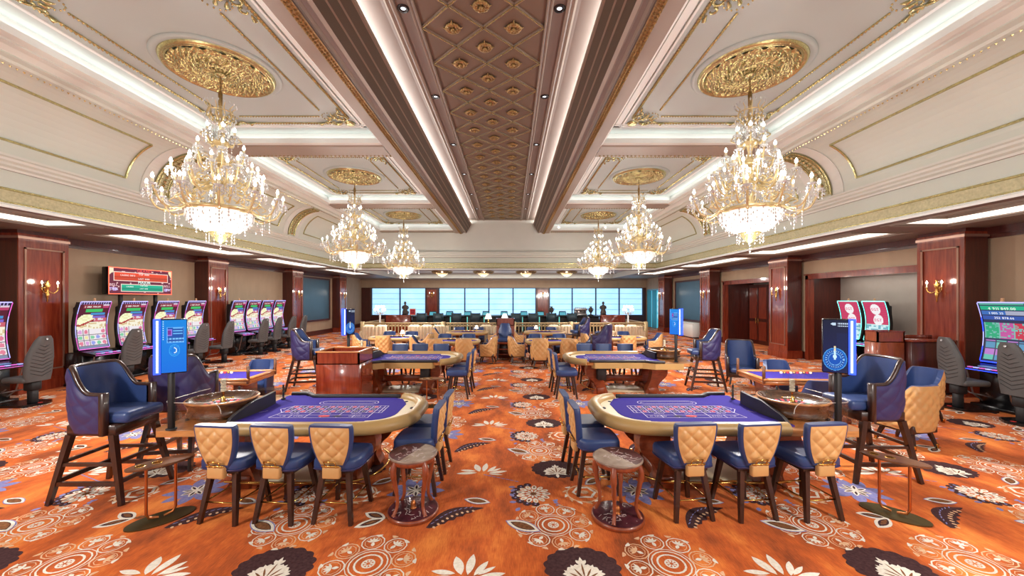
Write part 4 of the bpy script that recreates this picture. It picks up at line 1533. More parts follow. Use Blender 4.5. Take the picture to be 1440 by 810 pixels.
def make_guard(label, loc, sx, group):
    t = thing('acrylic_screen', label, 'screen', loc, 0, group)
    b = MB(Matrix.Diagonal((sx, 1, 1, 1)))
    base = [(.66 - .01 * k, -.05) for k in range(11)] + smooth_path([(.54, -.05), (.2, -.05), (.05, -.02), (0, .08), (.0, .4), (.02, .62)], 5)
    n = len(base)
    H = lambda i: .30 if i > 9 else .18 + .12 * sqrt(max(0, 1 - (1 - i / 10) ** 2))
    for off in (0, .008):
        for i in range(n - 1):
            (xa, ya), (xb, yb) = base[i], base[i + 1]
            b.add([(xa + off, ya + off, 0), (xb + off, yb + off, 0), (xb + off, yb + off, H(i + 1)), (xa + off, ya + off, H(i))], [(0, 1, 2, 3)], 0, True)
    b.build('acrylic_sheet', [M['acrylic']], t)
    e = MB(Matrix.Diagonal((sx, 1, 1, 1)))
    e.tube([(x, y, H(i)) for i, (x, y) in enumerate(base)], .003, 5)
    e.build('polished_edge', [mat('acrylic_edge', srgb(210, 206, 200), .2)], t)
    c = MB(Matrix.Diagonal((sx, 1, 1, 1)))
    for x, y in ((.5, -.05), (.0, .3)):
        c.lathe([(.022, 0), (.022, .02), (.001, .024)], 10, (x, y, 0))
    c.build('clip', [M['black']], t)
    return t

# electronic display on a post; the panel faces -y, LED tube on its left (side=-1) or right
def make_display(label, loc, rz, side, art, group, base=.8, top=2.0):
    t = thing('roulette_display', label, 'display', loc, 0, group)
    p = MB()
    p.lathe([(.05, 0), (.05, .012), (.024, .016)], 14)
    p.rbox(-.026, .026, -.022, .022, .0, top - base - .5, .004, 1)
    p.build('post', [M['matteblack']], t)
    z1 = top - base
    z0 = z1 - .59
    h = MB()
    h.rbox(-.135, .135, -.03, .045, z0, z1, .008, 1, 0)
    ho = h.build('housing', [M['black']], t)
    ho.rotation_euler.z = rz
    s = MB()
    NX, NY = 52, 96
    xa, xb = (-.13, .078) if side > 0 else (-.078, .13)
    cols = []
    def cell(i, j):
        return art(i / NX, j / NY)
    cols = [cell(i + .5, j + .5) for j in range(NY) for i in range(NX)]
    s.grid(lambda u, v: (xa + (xb - xa) * u, -.032, z0 + .012 + (z1 - z0 - .024) * v), NX, NY, 0, False, cols=cols)
    so = s.build('screen', [M['screen']], ho)
    l = MB()
    xl, xr = (.082, .135) if side > 0 else (-.135, -.082)
    l.box(xl, xr, -.04, -.03, z0, z1, 0)
    l.box((.135 if side > 0 else -.143), (.143 if side > 0 else -.135), -.03, .04, z0, z1, 0)
    l.box((xl + xr) / 2 - .008, (xl + xr) / 2 + .008, -.046, -.04, z0 + .02, z1 - .02, 1)
    l.build('light_tube', [M['ledblue'], M['ledtube']], ho)
    return t
def art_hud(u, v):
    c = (.0, .17 + .08 * v, .78)
    d = sqrt(((u - .52) * .53) ** 2 + (v - .42) ** 2)
    if .56 < v < .86 and .22 < u < .90:
        c = (.01, .09, .42)
        if v > .85 or v < .57 or u < .245 or u > .88: c = (.12, .42, .95)
        elif u < .42 and .70 < v < .82: c = (.22, .03, .3) if (u < .39 and .715 < v < .80) else (.35, .2, .8)
        elif u > .46 and v > .70 and int(v * 96) % 5 < 2 and u < .85: c = (.15, .5, .95)
        elif v < .68 and int(v * 96) % 6 < 3 and int(u * 30) % 4: c = (.2, .55, 1.0)
    elif .105 < d < .115 or .08 < d < .086: c = (.05, .45, .95)
    elif .035 < d < .055 and u > .5: c = (.8, .95, 1.0)
    elif .06 < u < .10 and int(v * 96) % 4 < 2 and v > .62: c = (.5, .8, 1)
    return c
def art_wheel(u, v):
    c = (.003, .008, .035 + .05 * (1 - v))
    if u > .55 and v < .75: c = (.004, .012, .07)
    du, dv = (u - .48) * .53, (v - .25) * .95
    d = sqrt(du ** 2 + (dv * 1.25) ** 2)
    if d < .25: c = (.0, .12, .55)
    if .165 < d < .205: c = (.25, .55, .9) if int(atan2(dv, du) * 12) % 3 == 0 else (.005, .04, .3)
    if d < .15: c = (.0, .09, .5)
    if .13 < d < .138: c = (.3, .7, 1)
    if (abs(u - .48) < .035 and .24 < v < .5) or ((u - .48) * .53) ** 2 + (v - .3) ** 2 < .0016: c = (.65, .9, 1.0) if v < .42 else (1, .8, .4)
    if .9 < v < .95 and .3 < u < .52 and (u - .3) * .3 > abs(v - .925): c = (.6, .75, .9)
    if u > .6 and (.915 < v < .945 or .875 < v < .895) and int(u * 52) % 4: c = (.5, .6, .75)
    if abs(d - .25) < .006: c = (.1, .45, .95)
    return c

# oval card table with six seats; long axis x
def make_card_table(label, loc, rz, group, lx=.92, ly=.60):
    t = thing('card_table', label, 'card table', loc, rz, group)
    n = 40
    E = lambda k, a, b_: (a * cos(2 * pi * k / n), b_ * sin(2 * pi * k / n))
    def sup(k, a, b_):
        c_, s_ = cos(2 * pi * k / n), sin(2 * pi * k / n)
        f = lambda v: math.copysign(abs(v) ** .62, v)
        return (a * f(c_), b_ * f(s_))
    b = MB()
    b.prism([sup(k, lx - .05, ly - .05) for k in range(n)], .66, .735, 0)
    b.build('table_bed', [M['oak']], t)
    r = MB()
    r.tube([(*sup(k, lx - .06, ly - .06), .735) for k in range(n)], .062, 8, closed=True)
    r.build('padded_rail', [M['rail']], t)
    f = MB()
    f.prism([sup(k, lx - .12, ly - .12) for k in range(n)], .735, .745, 0)
    fo = f.build('felt', [M['felt']], t)
    l = MB()
    for s in range(7):
        a = R(200 + 140 * s / 6)
        x, y = (lx - .36) * cos(a), (ly - .28) * sin(a)
        for dx, dy, w, h in ((0, -.06, .12, .006), (0, .06, .12, .006), (-.06, 0, .006, .12), (.06, 0, .006, .12)):
            l.box(x + dx - w / 2, x + dx + w / 2, y + dy - h / 2, y + dy + h / 2, .7455, .7465, 0)
    for s in range(20):
        a0, a1 = R(200 + 7 * s), R(200 + 7 * s + 5)
        l.add([((lx - .6) * cos(a) * q, (ly - .42) * sin(a) * q + .08, .747) for q in (.9, 1.15) for a in (a0, a1)], [(0, 1, 3, 2)], 0)
    l.build('betting_layout', [M['ink']], fo)
    tr = MB()
    tr.rbox(-.3, .3, ly - .26, ly - .13, .745, .775, .008, 1, 0)
    for i in range(9):
        tr.lathe([(.02, .776), (.02, .79 + .006 * (i % 3)), (.001, .791 + .006 * (i % 3))], 8, (-.24 + .06 * i, ly - .195, 0), 1 + i % 3)
    tr.build('chip_tray', [M['matteblack'], M['inkred'], M['ivory'], M['brass']], t)
    for s in (-1, 1):
        p = MB()
        p.rbox(s * .42 - .07, s * .42 + .07, -.2, .2, .1, .67, .02, 1, 0)
        p.rbox(s * .42 - .13, s * .42 + .13, -.36, .36, 0, .1, .02, 1, 0)
        p.build('pedestal', [M['wood']], t)
    fr = MB()
    fr.tube([(*sup(k, lx - .3, ly - .16), .16) for k in range(n)], .014, 6, closed=True)
    fr.build('foot_rail', [M['brass']], t)
    return t
# square-cornered side games table with timber end frame
def make_game_table(label, loc, rz, sx, felt, group=None):
    t = thing('games_table', label, 'gaming table', loc, rz, group)
    def mb(): return MB(Matrix.Diagonal((sx, 1, 1, 1)))
    b = mb()
    b.rbox(-.85, .85, -.45, .45, .68, .76, .02, 1, 0)
    b.build('table_bed', [M['oak']], t)
    f = mb()
    f.box(-.78, .78, -.40, .40, .76, .768, 0)
    f.build('felt', [felt], t)
    r = mb()
    for (xa, xb, ya, yb) in ((-.85, .85, -.47, -.40), (-.85, .85, .40, .47), (.78, .87, -.47, .47)):
        r.rbox(xa, xb, ya, yb, .75, .80, .015, 1, 0)
    r.build('edge_rail', [M['oak']], t)
    for y in (-.44, .44):
        p = mb()
        p.rbox(.83, .87, y - .02, y + .02, .70, 1.02, .005, 1, 0)
        p.build('corner_post', [M['walnut']], t)
    g = mb()
    g.box(-.5, .5, -.39, -.385, .77, .9, 0)
    g.build('acrylic_divider', [M['acrylic']], t)
    c = mb()
    for i in range(10):
        c.lathe([(.022, .768), (.022, .80), (.001, .801)], 8, (-.4 + .06 * i, .25, 0), i % 3)
    c.build('chip_rack', [M['ivory'], M['inkred'], M['brass']], t)
    for x in (-.55, .55):
        p = mb()
        p.rbox(x - .08, x + .08, -.25, .25, .08, .68, .02, 1, 0)
        p.rbox(x - .14, x + .14, -.36, .36, 0, .08, .02, 1, 0)
        p.build('pedestal', [M['wood']], t)
    return t

# oval-topped drink stand on two tubes
def make_drink_stand():
    t = thing('drink_stand', 'x', 'drink stand')
    n = 28
    E = lambda k, a, b_: (a * cos(2 * pi * k / n), b_ * sin(2 * pi * k / n))
    b = MB()
    b.prism([E(k, .26, .115) for k in range(n)], .555, .575, 0)
    b.prism([E(k, .265, .12) for k in range(n)], .562, .57, 0)
    tp = b.build('table_top', [M['walnut']], t)
    c = MB()
    for x in (-.15, -.03):
        c.lathe([(.034, .575), (.038, .580), (.044, .576)], 16, (x, 0, 0))
        for k in range(5):
            c.box(x - .03, x + .03, -.026 + .012 * k, -.022 + .012 * k, .576, .579)
    c.build('cup_grille', [M['brass']], tp)
    for s in (-1, 1):
        p = MB()
        p.tube([(s * .11, 0, .555), (s * .11, 0, .09), (s * .09, 0, .045), (s * .02, 0, .03)], .013, 8)
        p.build('upright', [M['copper']], t)
    f = MB()
    f.prism([E(k, .27, .15) for k in range(n)], 0, .012, 0)
    f.build('base_plate', [M['bronze']], t)
    return t
# round marble-topped occasional table with cabriole legs and marble foot
def make_marble_table(kind):
    t = thing('marble_side_table', 'x', 'side table')
    b = MB()
    def half(a0, a1, mi):
        b.prism([(0.0, 0.0)] + [(.235 * cos(R(a0 + (a1 - a0) * i / 14)), .235 * sin(R(a0 + (a1 - a0) * i / 14))) for i in range(15)], .60, .622, mi, False)
    b.lathe([(.235, .595), (.245, .60), (.245, .618), (.238, .624)], 32, mi=1)
    cut = 70 if kind == 0 else 120
    half(cut, cut + 180, 0 if kind == 0 else 1)
    half(cut + 180, cut + 360, 1 if kind == 0 else 0)
    random.seed(3 + kind)
    for _ in range(26):
        a, r_ = random.uniform(0, 6.28), random.uniform(.02, .2)
        x, y = r_ * cos(a), r_ * sin(a)
        pts = [(x, y)]
        for q in range(3):
            pts.append((pts[-1][0] + random.uniform(-.035, .035), pts[-1][1] + random.uniform(-.035, .035)))
        for p, q in zip(pts, pts[1:]):
            if p[0] ** 2 + p[1] ** 2 < .052 and q[0] ** 2 + q[1] ** 2 < .052:
                b.beam((*p, .6225), (*q, .6225), .0035, .0015, 2)
    b.build('table_top', [M['marblered'], M['marblegrey'], M['vein']], t)
    a = MB()
    a.lathe([(.19, .54), (.215, .545), (.22, .57), (.225, .597), (.18, .597)], 28)
    a.build('apron', [M['cherry']], t)
    for k in range(4):
        g = R(45 + 90 * k + (20 if kind else 0))
        l = MB()
        pr = [(.195, .575, .03), (.225, .5, .032), (.215, .4, .024), (.185, .25, .018), (.18, .14, .017), (.205, .08, .019), (.225, .045, .024)]
        sp_ = smooth_path([(r_ * cos(g), r_ * sin(g), z) for r_, z, w in pr], 3)
        ws = [pr[min(len(pr) - 1, int(i / 3))][2] for i in range(len(sp_))]
        l.tube(sp_, ws, 8)
        l.build('leg', [M['cherry']], t)
    f = MB()
    f.lathe([(.001, .05), (.235, .05), (.25, .045)][::-1], 32, mi=0)
    f.lathe([(.25, 0), (.262, .008), (.262, .035), (.25, .045)], 32, mi=1)
    random.seed(9 + kind)
    for _ in range(30):
        x, y = random.uniform(-.2, .2), random.uniform(-.2, .2)
        for q in range(3):
            x2, y2 = x + random.uniform(-.04, .04), y + random.uniform(-.04, .04)
            if max(x * x + y * y, x2 * x2 + y2 * y2) < .05:
                f.beam((x, y, .0505), (x2, y2, .0505), .004, .0015, 2)
            x, y = x2, y2
    f.build('marble_foot', [M['marblered'], M['cherry'], M['vein']], t)
    k = MB()
    k.lathe([(.001, .13), (.018, .12), (.03, .09), (.022, .06), (.035, .05)][::-1], 12)
    k.build('finial', [M['copper']], t)
    return t
# veneered podium box with open top
def make_podium(label, loc, w, d, h, gold=True, name='podium'):
    t = thing(name, label, 'podium', loc)
    b = MB()
    b.rbox(-w / 2, w / 2, -d / 2, d / 2, .06, h - .22, .01, 1, 0)
    for (xa, xb, ya, yb) in ((-w / 2, w / 2, -d / 2, -d / 2 + .03), (-w / 2, w / 2, d / 2 - .03, d / 2), (-w / 2, -w / 2 + .03, -d / 2, d / 2), (w / 2 - .03, w / 2, -d / 2, d / 2)):
        b.box(xa, xb, ya, yb, h - .25, h - .01, 0)
    b.build('body', [M['mahog']], t)
    k = MB()
    k.box(-w / 2 + .03, w / 2 - .03, -d / 2 + .03, d / 2 - .03, 0, .06, 0)
    k.build('kick_plinth', [M['matteblack']], t)
    e = MB()
    for (xa, xb, ya, yb) in ((-w / 2 - .008, w / 2 + .008, -d / 2 - .008, -d / 2 + .03), (-w / 2 - .008, w / 2 + .008, d / 2 - .03, d / 2 + .008), (-w / 2 - .008, -w / 2 + .03, -d / 2, d / 2), (w / 2 - .03, w / 2 + .008, -d / 2, d / 2)):
        e.box(xa, xb, ya, yb, h - .012, h + .012, 0)
    e.build('top_edge', [M['oak'] if gold else M['mahog']], t)
    for x in ((w / 2 - .16,) if gold else ()):
        p = MB()
        p.box(w / 2 + .0, w / 2 + .012, -d / 2 + .1, d / 2 - .1, .12, h - .3, 0)
        p.build('side_panel', [M['mahog']], t)
    return t
# ================================================================== SLOT MACHINES, SIGNS
def hsh(i, j): return (sin(i * 12.99 + j * 78.23) * 43758.5) % 1.0
PAL6 = [(.75, .2, .3), (.2, .6, .35), (.85, .75, .35), (.3, .35, .8), (.85, .8, .85), (.7, .35, .7)]
def art_bell(u, v):
    c = (.10, .012, .03)
    if v > .955: return (.02, .02, .06) if int(u * 36) % 3 else (.5, .4, .8)
    if .86 < v < .945 and .10 < u < .74: return (.26, .03, .05)
    if .86 < v < .945 and u > .78: return (.5, .05, .15) if v < .92 else (.7, .6, .7)
    if .78 < v < .845 and .22 < u < .80: return (.05, .55, .14)
    if .71 < v < .77 and .42 < u < .92: return (.06, .28, .62)
    if .645 < v < .70 and .50 < u < .95: return (.22, .14, .58)
    dx, dy = u - .30, v - .60
    if v > .47 and (dx * dx / .085 + dy * dy / .02) < 1 and dy > -.035 + dx * .25: return (.95, .95, .62) if hsh(int(u * 12), int(v * 30)) > .2 else (.85, .85, .45)
    if v > .47 and (dx * dx / .09 + (dy + .03 - dx * .25) ** 2 / .0022) < 1: return (.42, .03, .03)
    if .42 < v < .56:
        return (.92, .88, .70) if hsh(int(u * 18), int(v * 40)) > .35 else (.72, .55, .30)
    if .56 <= v < .645 and u > .55: return (.6, .12, .16) if hsh(int(u * 10), int(v * 30)) > .4 else (.75, .66, .75)
    if v < .41:
        if v < .05: return (.2, .25, .4)
        i, j = int(u * 5), int((v - .05) / .36 * 3)
        fu, fv = u * 5 - i, (v - .05) / .12 - j
        if fu < .07 or fv < .07: return (.25, .2, .25)
        k = PAL6[int(hsh(i, j) * 6)]
        d = (fu - .53) ** 2 + (fv - .53) ** 2
        return k if d < .12 else (.86, .8, .82)
    return c
def art_multi(u, v):
    if v > .965: return (.1, .4, .3)
    if .88 < v < .955: return (.02, .45, .25)
    if .80 < v < .865: return (.05, .16, .5) if u < .55 else (.4, .42, .55)
    if .72 < v < .79: return (.04, .1, .42)
    if .40 < v < .66:
        i = int(u * 3)
        return [(.03, .4, .2), (.55, .1, .35), (.6, .04, .08)][min(i, 2)] if (u * 3 - i) > .08 and hsh(int(u * 24), int(v * 50)) > .25 else (.2, .5, .45)
    if .04 < v < .36:
        i, j = int(u * 4), int(v / .11)
        k = [(.15, .55, .45), (.5, .2, .6), (.75, .7, .8), (.1, .3, .5)][int(hsh(i, j) * 4)]
        return k if (u * 4 - i) > .1 and (v / .11 - j) > .12 else (.05, .05, .1)
    return (.03, .04, .10)
def art_rose(u, v):
    for cy in (.80, .53):
        d = ((u - (.50 if cy > .6 else .56)) * .72) ** 2 + ((v - cy) * 1.18) ** 2
        if d < .026: return (.92, .88, .90)
    if v > .42: return (.62, .05, .14) if (v * 40) % 1 > .12 else (.52, .05, .12)
    if v > .40: return (.6, .9, .85)
    i, j = int(u * 9), int(v * 26)
    return (.62, .85, .88) if hsh(i, j) > .35 else (.18, .45, .55)
def make_slot(label, loc, rz, art, edge, texts, group):
    t = thing('slot_machine', label, 'slot machine', loc, rz, group)
    W2 = .36
    Y = lambda v: .13 - .15 * sin(pi * (.12 + .8 * v)) + .04 * v
    Zv = lambda v: .93 + 1.19 * v
    b = MB()
    b.rbox(-.34, .34, -.30, .14, .0, .84, .02, 1, 0)
    b.rbox(-.36, .36, -.32, .3, 0, .07, .01, 1, 0)
    b.build('base_cabinet', [M['black']], t)
    c = MB()
    rings = []
    for i in range(15):
        v = i / 14
        rings.append([(-W2 - .03, Y(v) - .09, Zv(v)), (W2 + .03, Y(v) - .09, Zv(v)), (W2 + .03, Y(v) - .012, Zv(v)), (-W2 - .03, Y(v) - .012, Zv(v))])
    c.loft(rings, False, True, 0, True)
    c.rbox(-.2, .2, -.28, -.02, .8, 2.0, .03, 1, 0)
    c.build('screen_housing', [M['matteblack']], t)
    s = MB()
    NX, NY = 36, 60
    cols = [art((i + .5) / NX, (j + .5) / NY) for j in range(NY) for i in range(NX)]
    s.grid(lambda u, v: (W2 * (1 - 2 * u) * .96, Y(v), Zv(v)), NX, NY, 0, True, True, cols)
    for (st, u0, v0, size, col) in texts:
        def fn(a, h, u0=u0, v0=v0):
            uu = u0 + a / (2 * W2 * .96)
            vv = v0 + h / 1.19
            return (W2 * (1 - 2 * uu) * .96, Y(vv) + .004, Zv(vv))
        text(s, st, fn, size, 0, True, .03, col)
    s.build('screen', [M['screen']], t)
    e = MB()
    for sx in (-1, 1):
        pts = [(sx * (W2 + .012), Y(i / 12) + .004, Zv(i / 12)) for i in range(13)]
        for i in range(12):
            e.tube(pts[i:i + 2], .008, 5, mi=(i // 3 + (sx > 0)) % 2 if len(edge) > 1 else 0, cap=False)
    e.tube([(-W2, Y(1) + .004, Zv(1) + .008), (W2, Y(1) + .004, Zv(1) + .008)], .014, 5, mi=0)
    e.tube([(-W2, Y(0) + .004, Zv(0) - .012), (W2, Y(0) + .004, Zv(0) - .012)], .012, 5, mi=len(edge) - 1)
    e.build('led_edge', edge, t)
    d = MB()
    d.loft([[(-.36, .02, .90), (.36, .02, .90), (.36, .02, .80), (-.36, .02, .80)], [(-.35, .48, .80), (.35, .48, .80), (.35, .48, .745), (-.35, .48, .745)]], False, True, 0, False)
    dk = d.build('button_deck', [M['black']], t)
    k = MB()
    for i in range(6):
        k.rbox(-.30 + .1 * i, -.22 + .1 * i, .40, .46, .805, .825, .006, 1, i % 2)
    k.rbox(-.18, .18, .18, .36, .835, .852, .004, 1, 2)
    ko = k.build('button', [M['ledviolet'], M['ledpink'], glow('deck_panel_screen', (.08, .14, .3), 1.0)], dk)
    l = MB()
    l.tube([(-.35, .487, .775), (.35, .487, .775)], .008, 5, mi=0)
    l.build('deck_light', [edge[-1]], dk)
    for sx in (-1, 1):
        g = MB()
        g.tube([(sx * .32, .42, .75), (sx * .30, .3, .25), (sx * .26, .16, .12)], .014, 6)
        g.build('support_tube', [M['steel']], t)
    q = MB()
    q.lathe([(.03, 0), (.03, .035), (.025, .04), (.025, .07), (.028, .075), (.02, .10), (.001, .105)], 12, (0, Y(1) - .05, Zv(1)))
    q.build('candle_light', [mat('candle_lamp', srgb(196, 150, 110), .3)], t)
    return t

# ================================================================== CHANDELIERS, SCONCES, FLUSH LIGHTS
def make_chandelier(label, loc, group):
    t = thing('chandelier', label, 'chandelier', loc, 0, group)
    b = MB()   # chain and rod
    b.lathe([(.012, 2.38), (.03, 2.4), (.034, 2.62), (.012, 2.66), (.01, 3.02)], 8)
    for i in range(8):
        b.sphere((0, 0, 2.68 + .045 * i), .02, 6, 4)
    b.build('chain', [M['antique']], t)
    s = MB()
    s.lathe([(.03, .55), (.07, .7), (.04, .82), (.10, .95), (.14, 1.03), (.06, 1.1), (.035, 1.2), (.09, 1.36), (.12, 1.42), (.05, 1.5), (.03, 1.6), (.07, 1.74), (.09, 1.78), (.04, 1.85), (.025, 2.05), (.06, 2.1), (.03, 2.15), (.025, 2.4)], 16)
    s.build('stem', [M['chand']], t)
    h = MB()
    for z, r in ((.98, .2), (1.38, .16), (1.76, .12)):
        h.lathe([(r * .4, z - .06), (r, z - .02), (r * 1.1, z), (r, z + .02), (r * .3, z + .05)], 20)
    h.build('hub', [M['chand']], t)
    # crown at the top
    c = MB()
    for k in range(10):
        a = 2 * pi * k / 10
        c.tube([(.10 * cos(a), .10 * sin(a), 2.12), (.2 * cos(a), .2 * sin(a), 2.2), (.16 * cos(a), .16 * sin(a), 2.34), (.22 * cos(a), .22 * sin(a), 2.40)], [.012, .012, .010, .004], 5)
    c.lathe([(.17, 2.28), (.185, 2.29), (.17, 2.30)], 20)
    co = c.build('crown', [M['chand']], t)
    d = MB()
    for k in range(18):
        a = 2 * pi * k / 18
        for j in range(5):
            rr = .22 - .03 * j
            d.octa((rr * cos(a + .1 * j), rr * sin(a + .1 * j), 2.18 - .07 * j), .016, .034)
        d.octa((.23 * cos(a), .23 * sin(a), 2.42), .014, .03)
    tag(d.build('crystal_strand', [M['strand']], co), kind='stuff')
    # tiers of branching arms
    def arm_mesh(r0, z0, r1, z1, dip):
        a = MB()
        pts = smooth_path([(r0, 0, z0), (r0 + (r1 - r0) * .35, 0, z0 - dip), (r0 + (r1 - r0) * .75, 0, z0 - dip * .7), (r1, 0, z1 - .10)], 4)
        a.tube(pts, .016, 6)
        a.tube(smooth_path([(r0, 0, z0 + .05), (r0 + .1, 0, z0 + .13), (r0 + .2, 0, z0 + .06), (r0 + .14, 0, z0 + .02)], 4), .010, 5)
        a.sphere(pts[len(pts) // 2], .028, 7, 5)
        return a
    protos = {}
    def tier(n, r0, z0, r1, z1, dip, off, twin=False):
        key = (r1, z1)
        am = arm_mesh(r0, z0, r1, z1, dip)
        pan, can, bul, cry = MB(), MB(), MB(), MB()
        pan.lathe([(.012, z1 - .11), (.06, z1 - .085), (.068, z1 - .075), (.02, z1 - .08)], 12, (r1, 0, 0))
        can.lathe([(.02, z1 - .08), (.02, z1 - .01), (.012, z1)], 8, (r1, 0, 0))
        bul.lathe([(.010, z1), (.024, z1 + .025), (.018, z1 + .055), (.004, z1 + .085)], 8, (r1, 0, 0))
        for k in range(7):
            a = 2 * pi * k / 7
            for j in range(2 + k % 2):
                cry.octa((r1 + .066 * cos(a), .066 * sin(a), z1 - .115 - .05 * j), .014, .026)
        mid = r0 + (r1 - r0) * .55
        for j in range(4):
            cry.octa((mid, 0, z0 - dip - .06 - .055 * j), .012 + .002 * j, .028)
        for j in range(8):     # swag to the next arm
            q = (j + .5) / 8
            ang = 2 * pi / n * q
            cry.octa((r1 * .98 * cos(ang), r1 * .98 * sin(ang), z1 - .13 - .10 * sin(pi * q)), .015, .022)
        objs = None
        for k in range(n):
            a = off + 2 * pi * k / n
            if objs is None:
                A = am.build('arm', [M['chand']], t)
                subs = [pan.build('drip_pan', [M['strand']], A), can.build('candle', [M['ivory']], A), bul.build('bulb', [M['bulb']], A), cry.build('crystal_strand', [M['strand']], A)]
                subs[3]['kind'] = 'stuff'
                objs = (A, subs)
            else:
                A = objs[0].copy()
                COL.objects.link(A)
                A.parent = t
                for s_ in objs[1]:
                    c_ = s_.copy()
                    COL.objects.link(c_)
                    c_.parent = A
            A.rotation_euler.z = a
    tier(12, .46, .62, .93, .90, .10, .1)
    tier(6, .30, .74, .62, 1.00, .06, .35)
    tier(8, .18, .98, .64, 1.27, .12, .0)
    tier(8, .16, 1.06, .46, 1.40, .05, .39)
    tier(6, .13, 1.38, .36, 1.66, .08, .2)
    tier(5, .10, 1.76, .20, 1.98, .03, .5)
    # brass ring and glowing crystal bowl
    r = MB()
    r.lathe([(.47, .56), (.50, .56), (.515, .59), (.50, .62), (.47, .62)], 40)
    r.build('ring', [M['chand']], t)
    w = MB()
    w.lathe([(.10, .20), (.22, .23), (.34, .30), (.43, .40), (.47, .50), (.475, .57)], 36)
    w.build('crystal_bowl', [M['bowl']], t)
    f = MB()
    f.lathe([(.001, .03), (.05, .06), (.10, .12), (.16, .20), (.20, .235), (.22, .24)], 20)
    f.lathe([(.15, .19), (.165, .195), (.165, .205), (.15, .21)], 20)
    f.build('finial_basket', [M['gold']], t)
    p = MB()
    for k in range(36):       # beaded veil over the bowl, drops along its rim
        a = 2 * pi * k / 36
        for q in range(7):
            z = .55 - .05 * q
            rr = .485 * (1 - .75 * max(0, (q - 1) / 6.5) ** 2.2)
            if (k + q) % 2 == 0:
                p.octa((rr * cos(a), rr * sin(a), z), .012, .024)
    for k in range(14):
        a = 2 * pi * k / 14
        for j in range(3):
            p.octa((.2 * cos(a), .2 * sin(a), .17 - .055 * j), .013, .025)
        p.octa((.56 * cos(a), .56 * sin(a), .46), .014, .03)
        p.octa((.58 * cos(a + .2), .58 * sin(a + .2), .36 - .03 * (k % 3)), .018, .036)
    for j in range(3):
        p.octa((0, 0, .0 - .05 * j), .018, .03)
    tag(p.build('crystal_strand', [M['strand']], t), kind='stuff')
    return t
def chandelier_lamps(x, y, z):
    lamp('SPOT', 'chandelier_light', (x, y, z - .2), P_CH_DOWN * .58, SOFTWARM, .16, spot=R(165))
    lamp('POINT', 'chandelier_light', (x, y, z - .45), P_CH_DOWN * .44, SOFTWARM, .16)
    for a in (0, 2.1, 4.2):
        lamp('POINT', 'chandelier_light', (x + .8 * cos(a), y + .8 * sin(a), z + 1.15), P_CH_UP, SOFTWARM, .10)

def make_sconce(label, loc, rz, group):
    """two-candle brass wall sconce; projects to +y"""
    t = thing('wall_sconce', label, 'wall sconce', loc, rz, group)
    b = MB()
    b.rbox(-.04, .04, 0, .02, -.1, .14, .01, 1)
    b.lathe([(.001, -.34), (.02, -.32), (.012, -.26), (.03, -.2), (.035, -.14), (.022, -.08), (.03, 0), (.05, .06), (.02, .14), (.03, .18), (.001, .2)], 10, (0, .035, 0))
    for s in (-1, 1):
        b.sphere((s * .03, .035, .08), .03, 8, 5)
    bp = b.build('backplate', [M['brass']], t)
    for s in (-1, 1):
        a = MB()
        a.tube(smooth_path([(0, .04, -.06), (s * .08, .08, -.12), (s * .15, .10, -.06), (s * .16, .10, 0)], 4), .010, 6)
        a.lathe([(.01, 0), (.035, .015), (.03, .02)], 10, (s * .16, .10, 0))
        A = a.build('arm', [M['brass']], t)
        c = MB()
        c.lathe([(.012, .02), (.012, .10), (.008, .105)], 8, (s * .16, .10, 0))
        c.build('candle', [M['ivory']], A)
        u = MB()
        u.lathe([(.006, .105), (.02, .125), (.016, .15), (.002, .18)], 8, (s * .16, .10, 0))
        u.build('bulb', [M['bulb']], A)
    return t
def sconce_lamp(x, y, z): lamp('POINT', 'sconce_light', (x, y, z), P_SCONCE, WARM, .06)
def make_flush(label, loc, group):
    t = thing('flush_ceiling_light', label, 'ceiling light', loc, 0, group)
    b = MB()
    b.lathe([(.40, -.17), (.44, -.13), (.52, -.10), (.66, -.05), (.72, -.02), (.70, 0)], 24)
    for k in range(16):
        a = 2 * pi * k / 16
        b.tube([(.48 * cos(a), .48 * sin(a), -.12), (.6 * cos(a), .6 * sin(a), -.13), (.74 * cos(a), .74 * sin(a), -.03)], [.03, .045, .01], 5)
    b.build('leafy_rim', [M['antique']], t)
    w = MB()
    w.lathe([(.001, -.36), (.12, -.35), (.26, -.28), (.36, -.2), (.41, -.14)], 24)
    w.build('bowl', [glow('amber_lit_bowl', (1.0, .78, .42), .9)], t)
    return t
def make_downlight(label, loc, group):
    t = thing('recessed_downlight', label, 'downlight', loc, 0, group)
    b = MB()
    b.lathe([(.036, .0), (.04, -.012), (.085, -.012), (.09, 0)], 20)
    b.build('trim_ring', [M['black']], t)
    l = MB()
    l.lathe([(.001, -.008), (.024, -.007), (.037, -.003)], 14)
    l.build('lens', [glow('cool_downlight_lens', (.85, .93, 1.0), 1.6)], t)
    return t

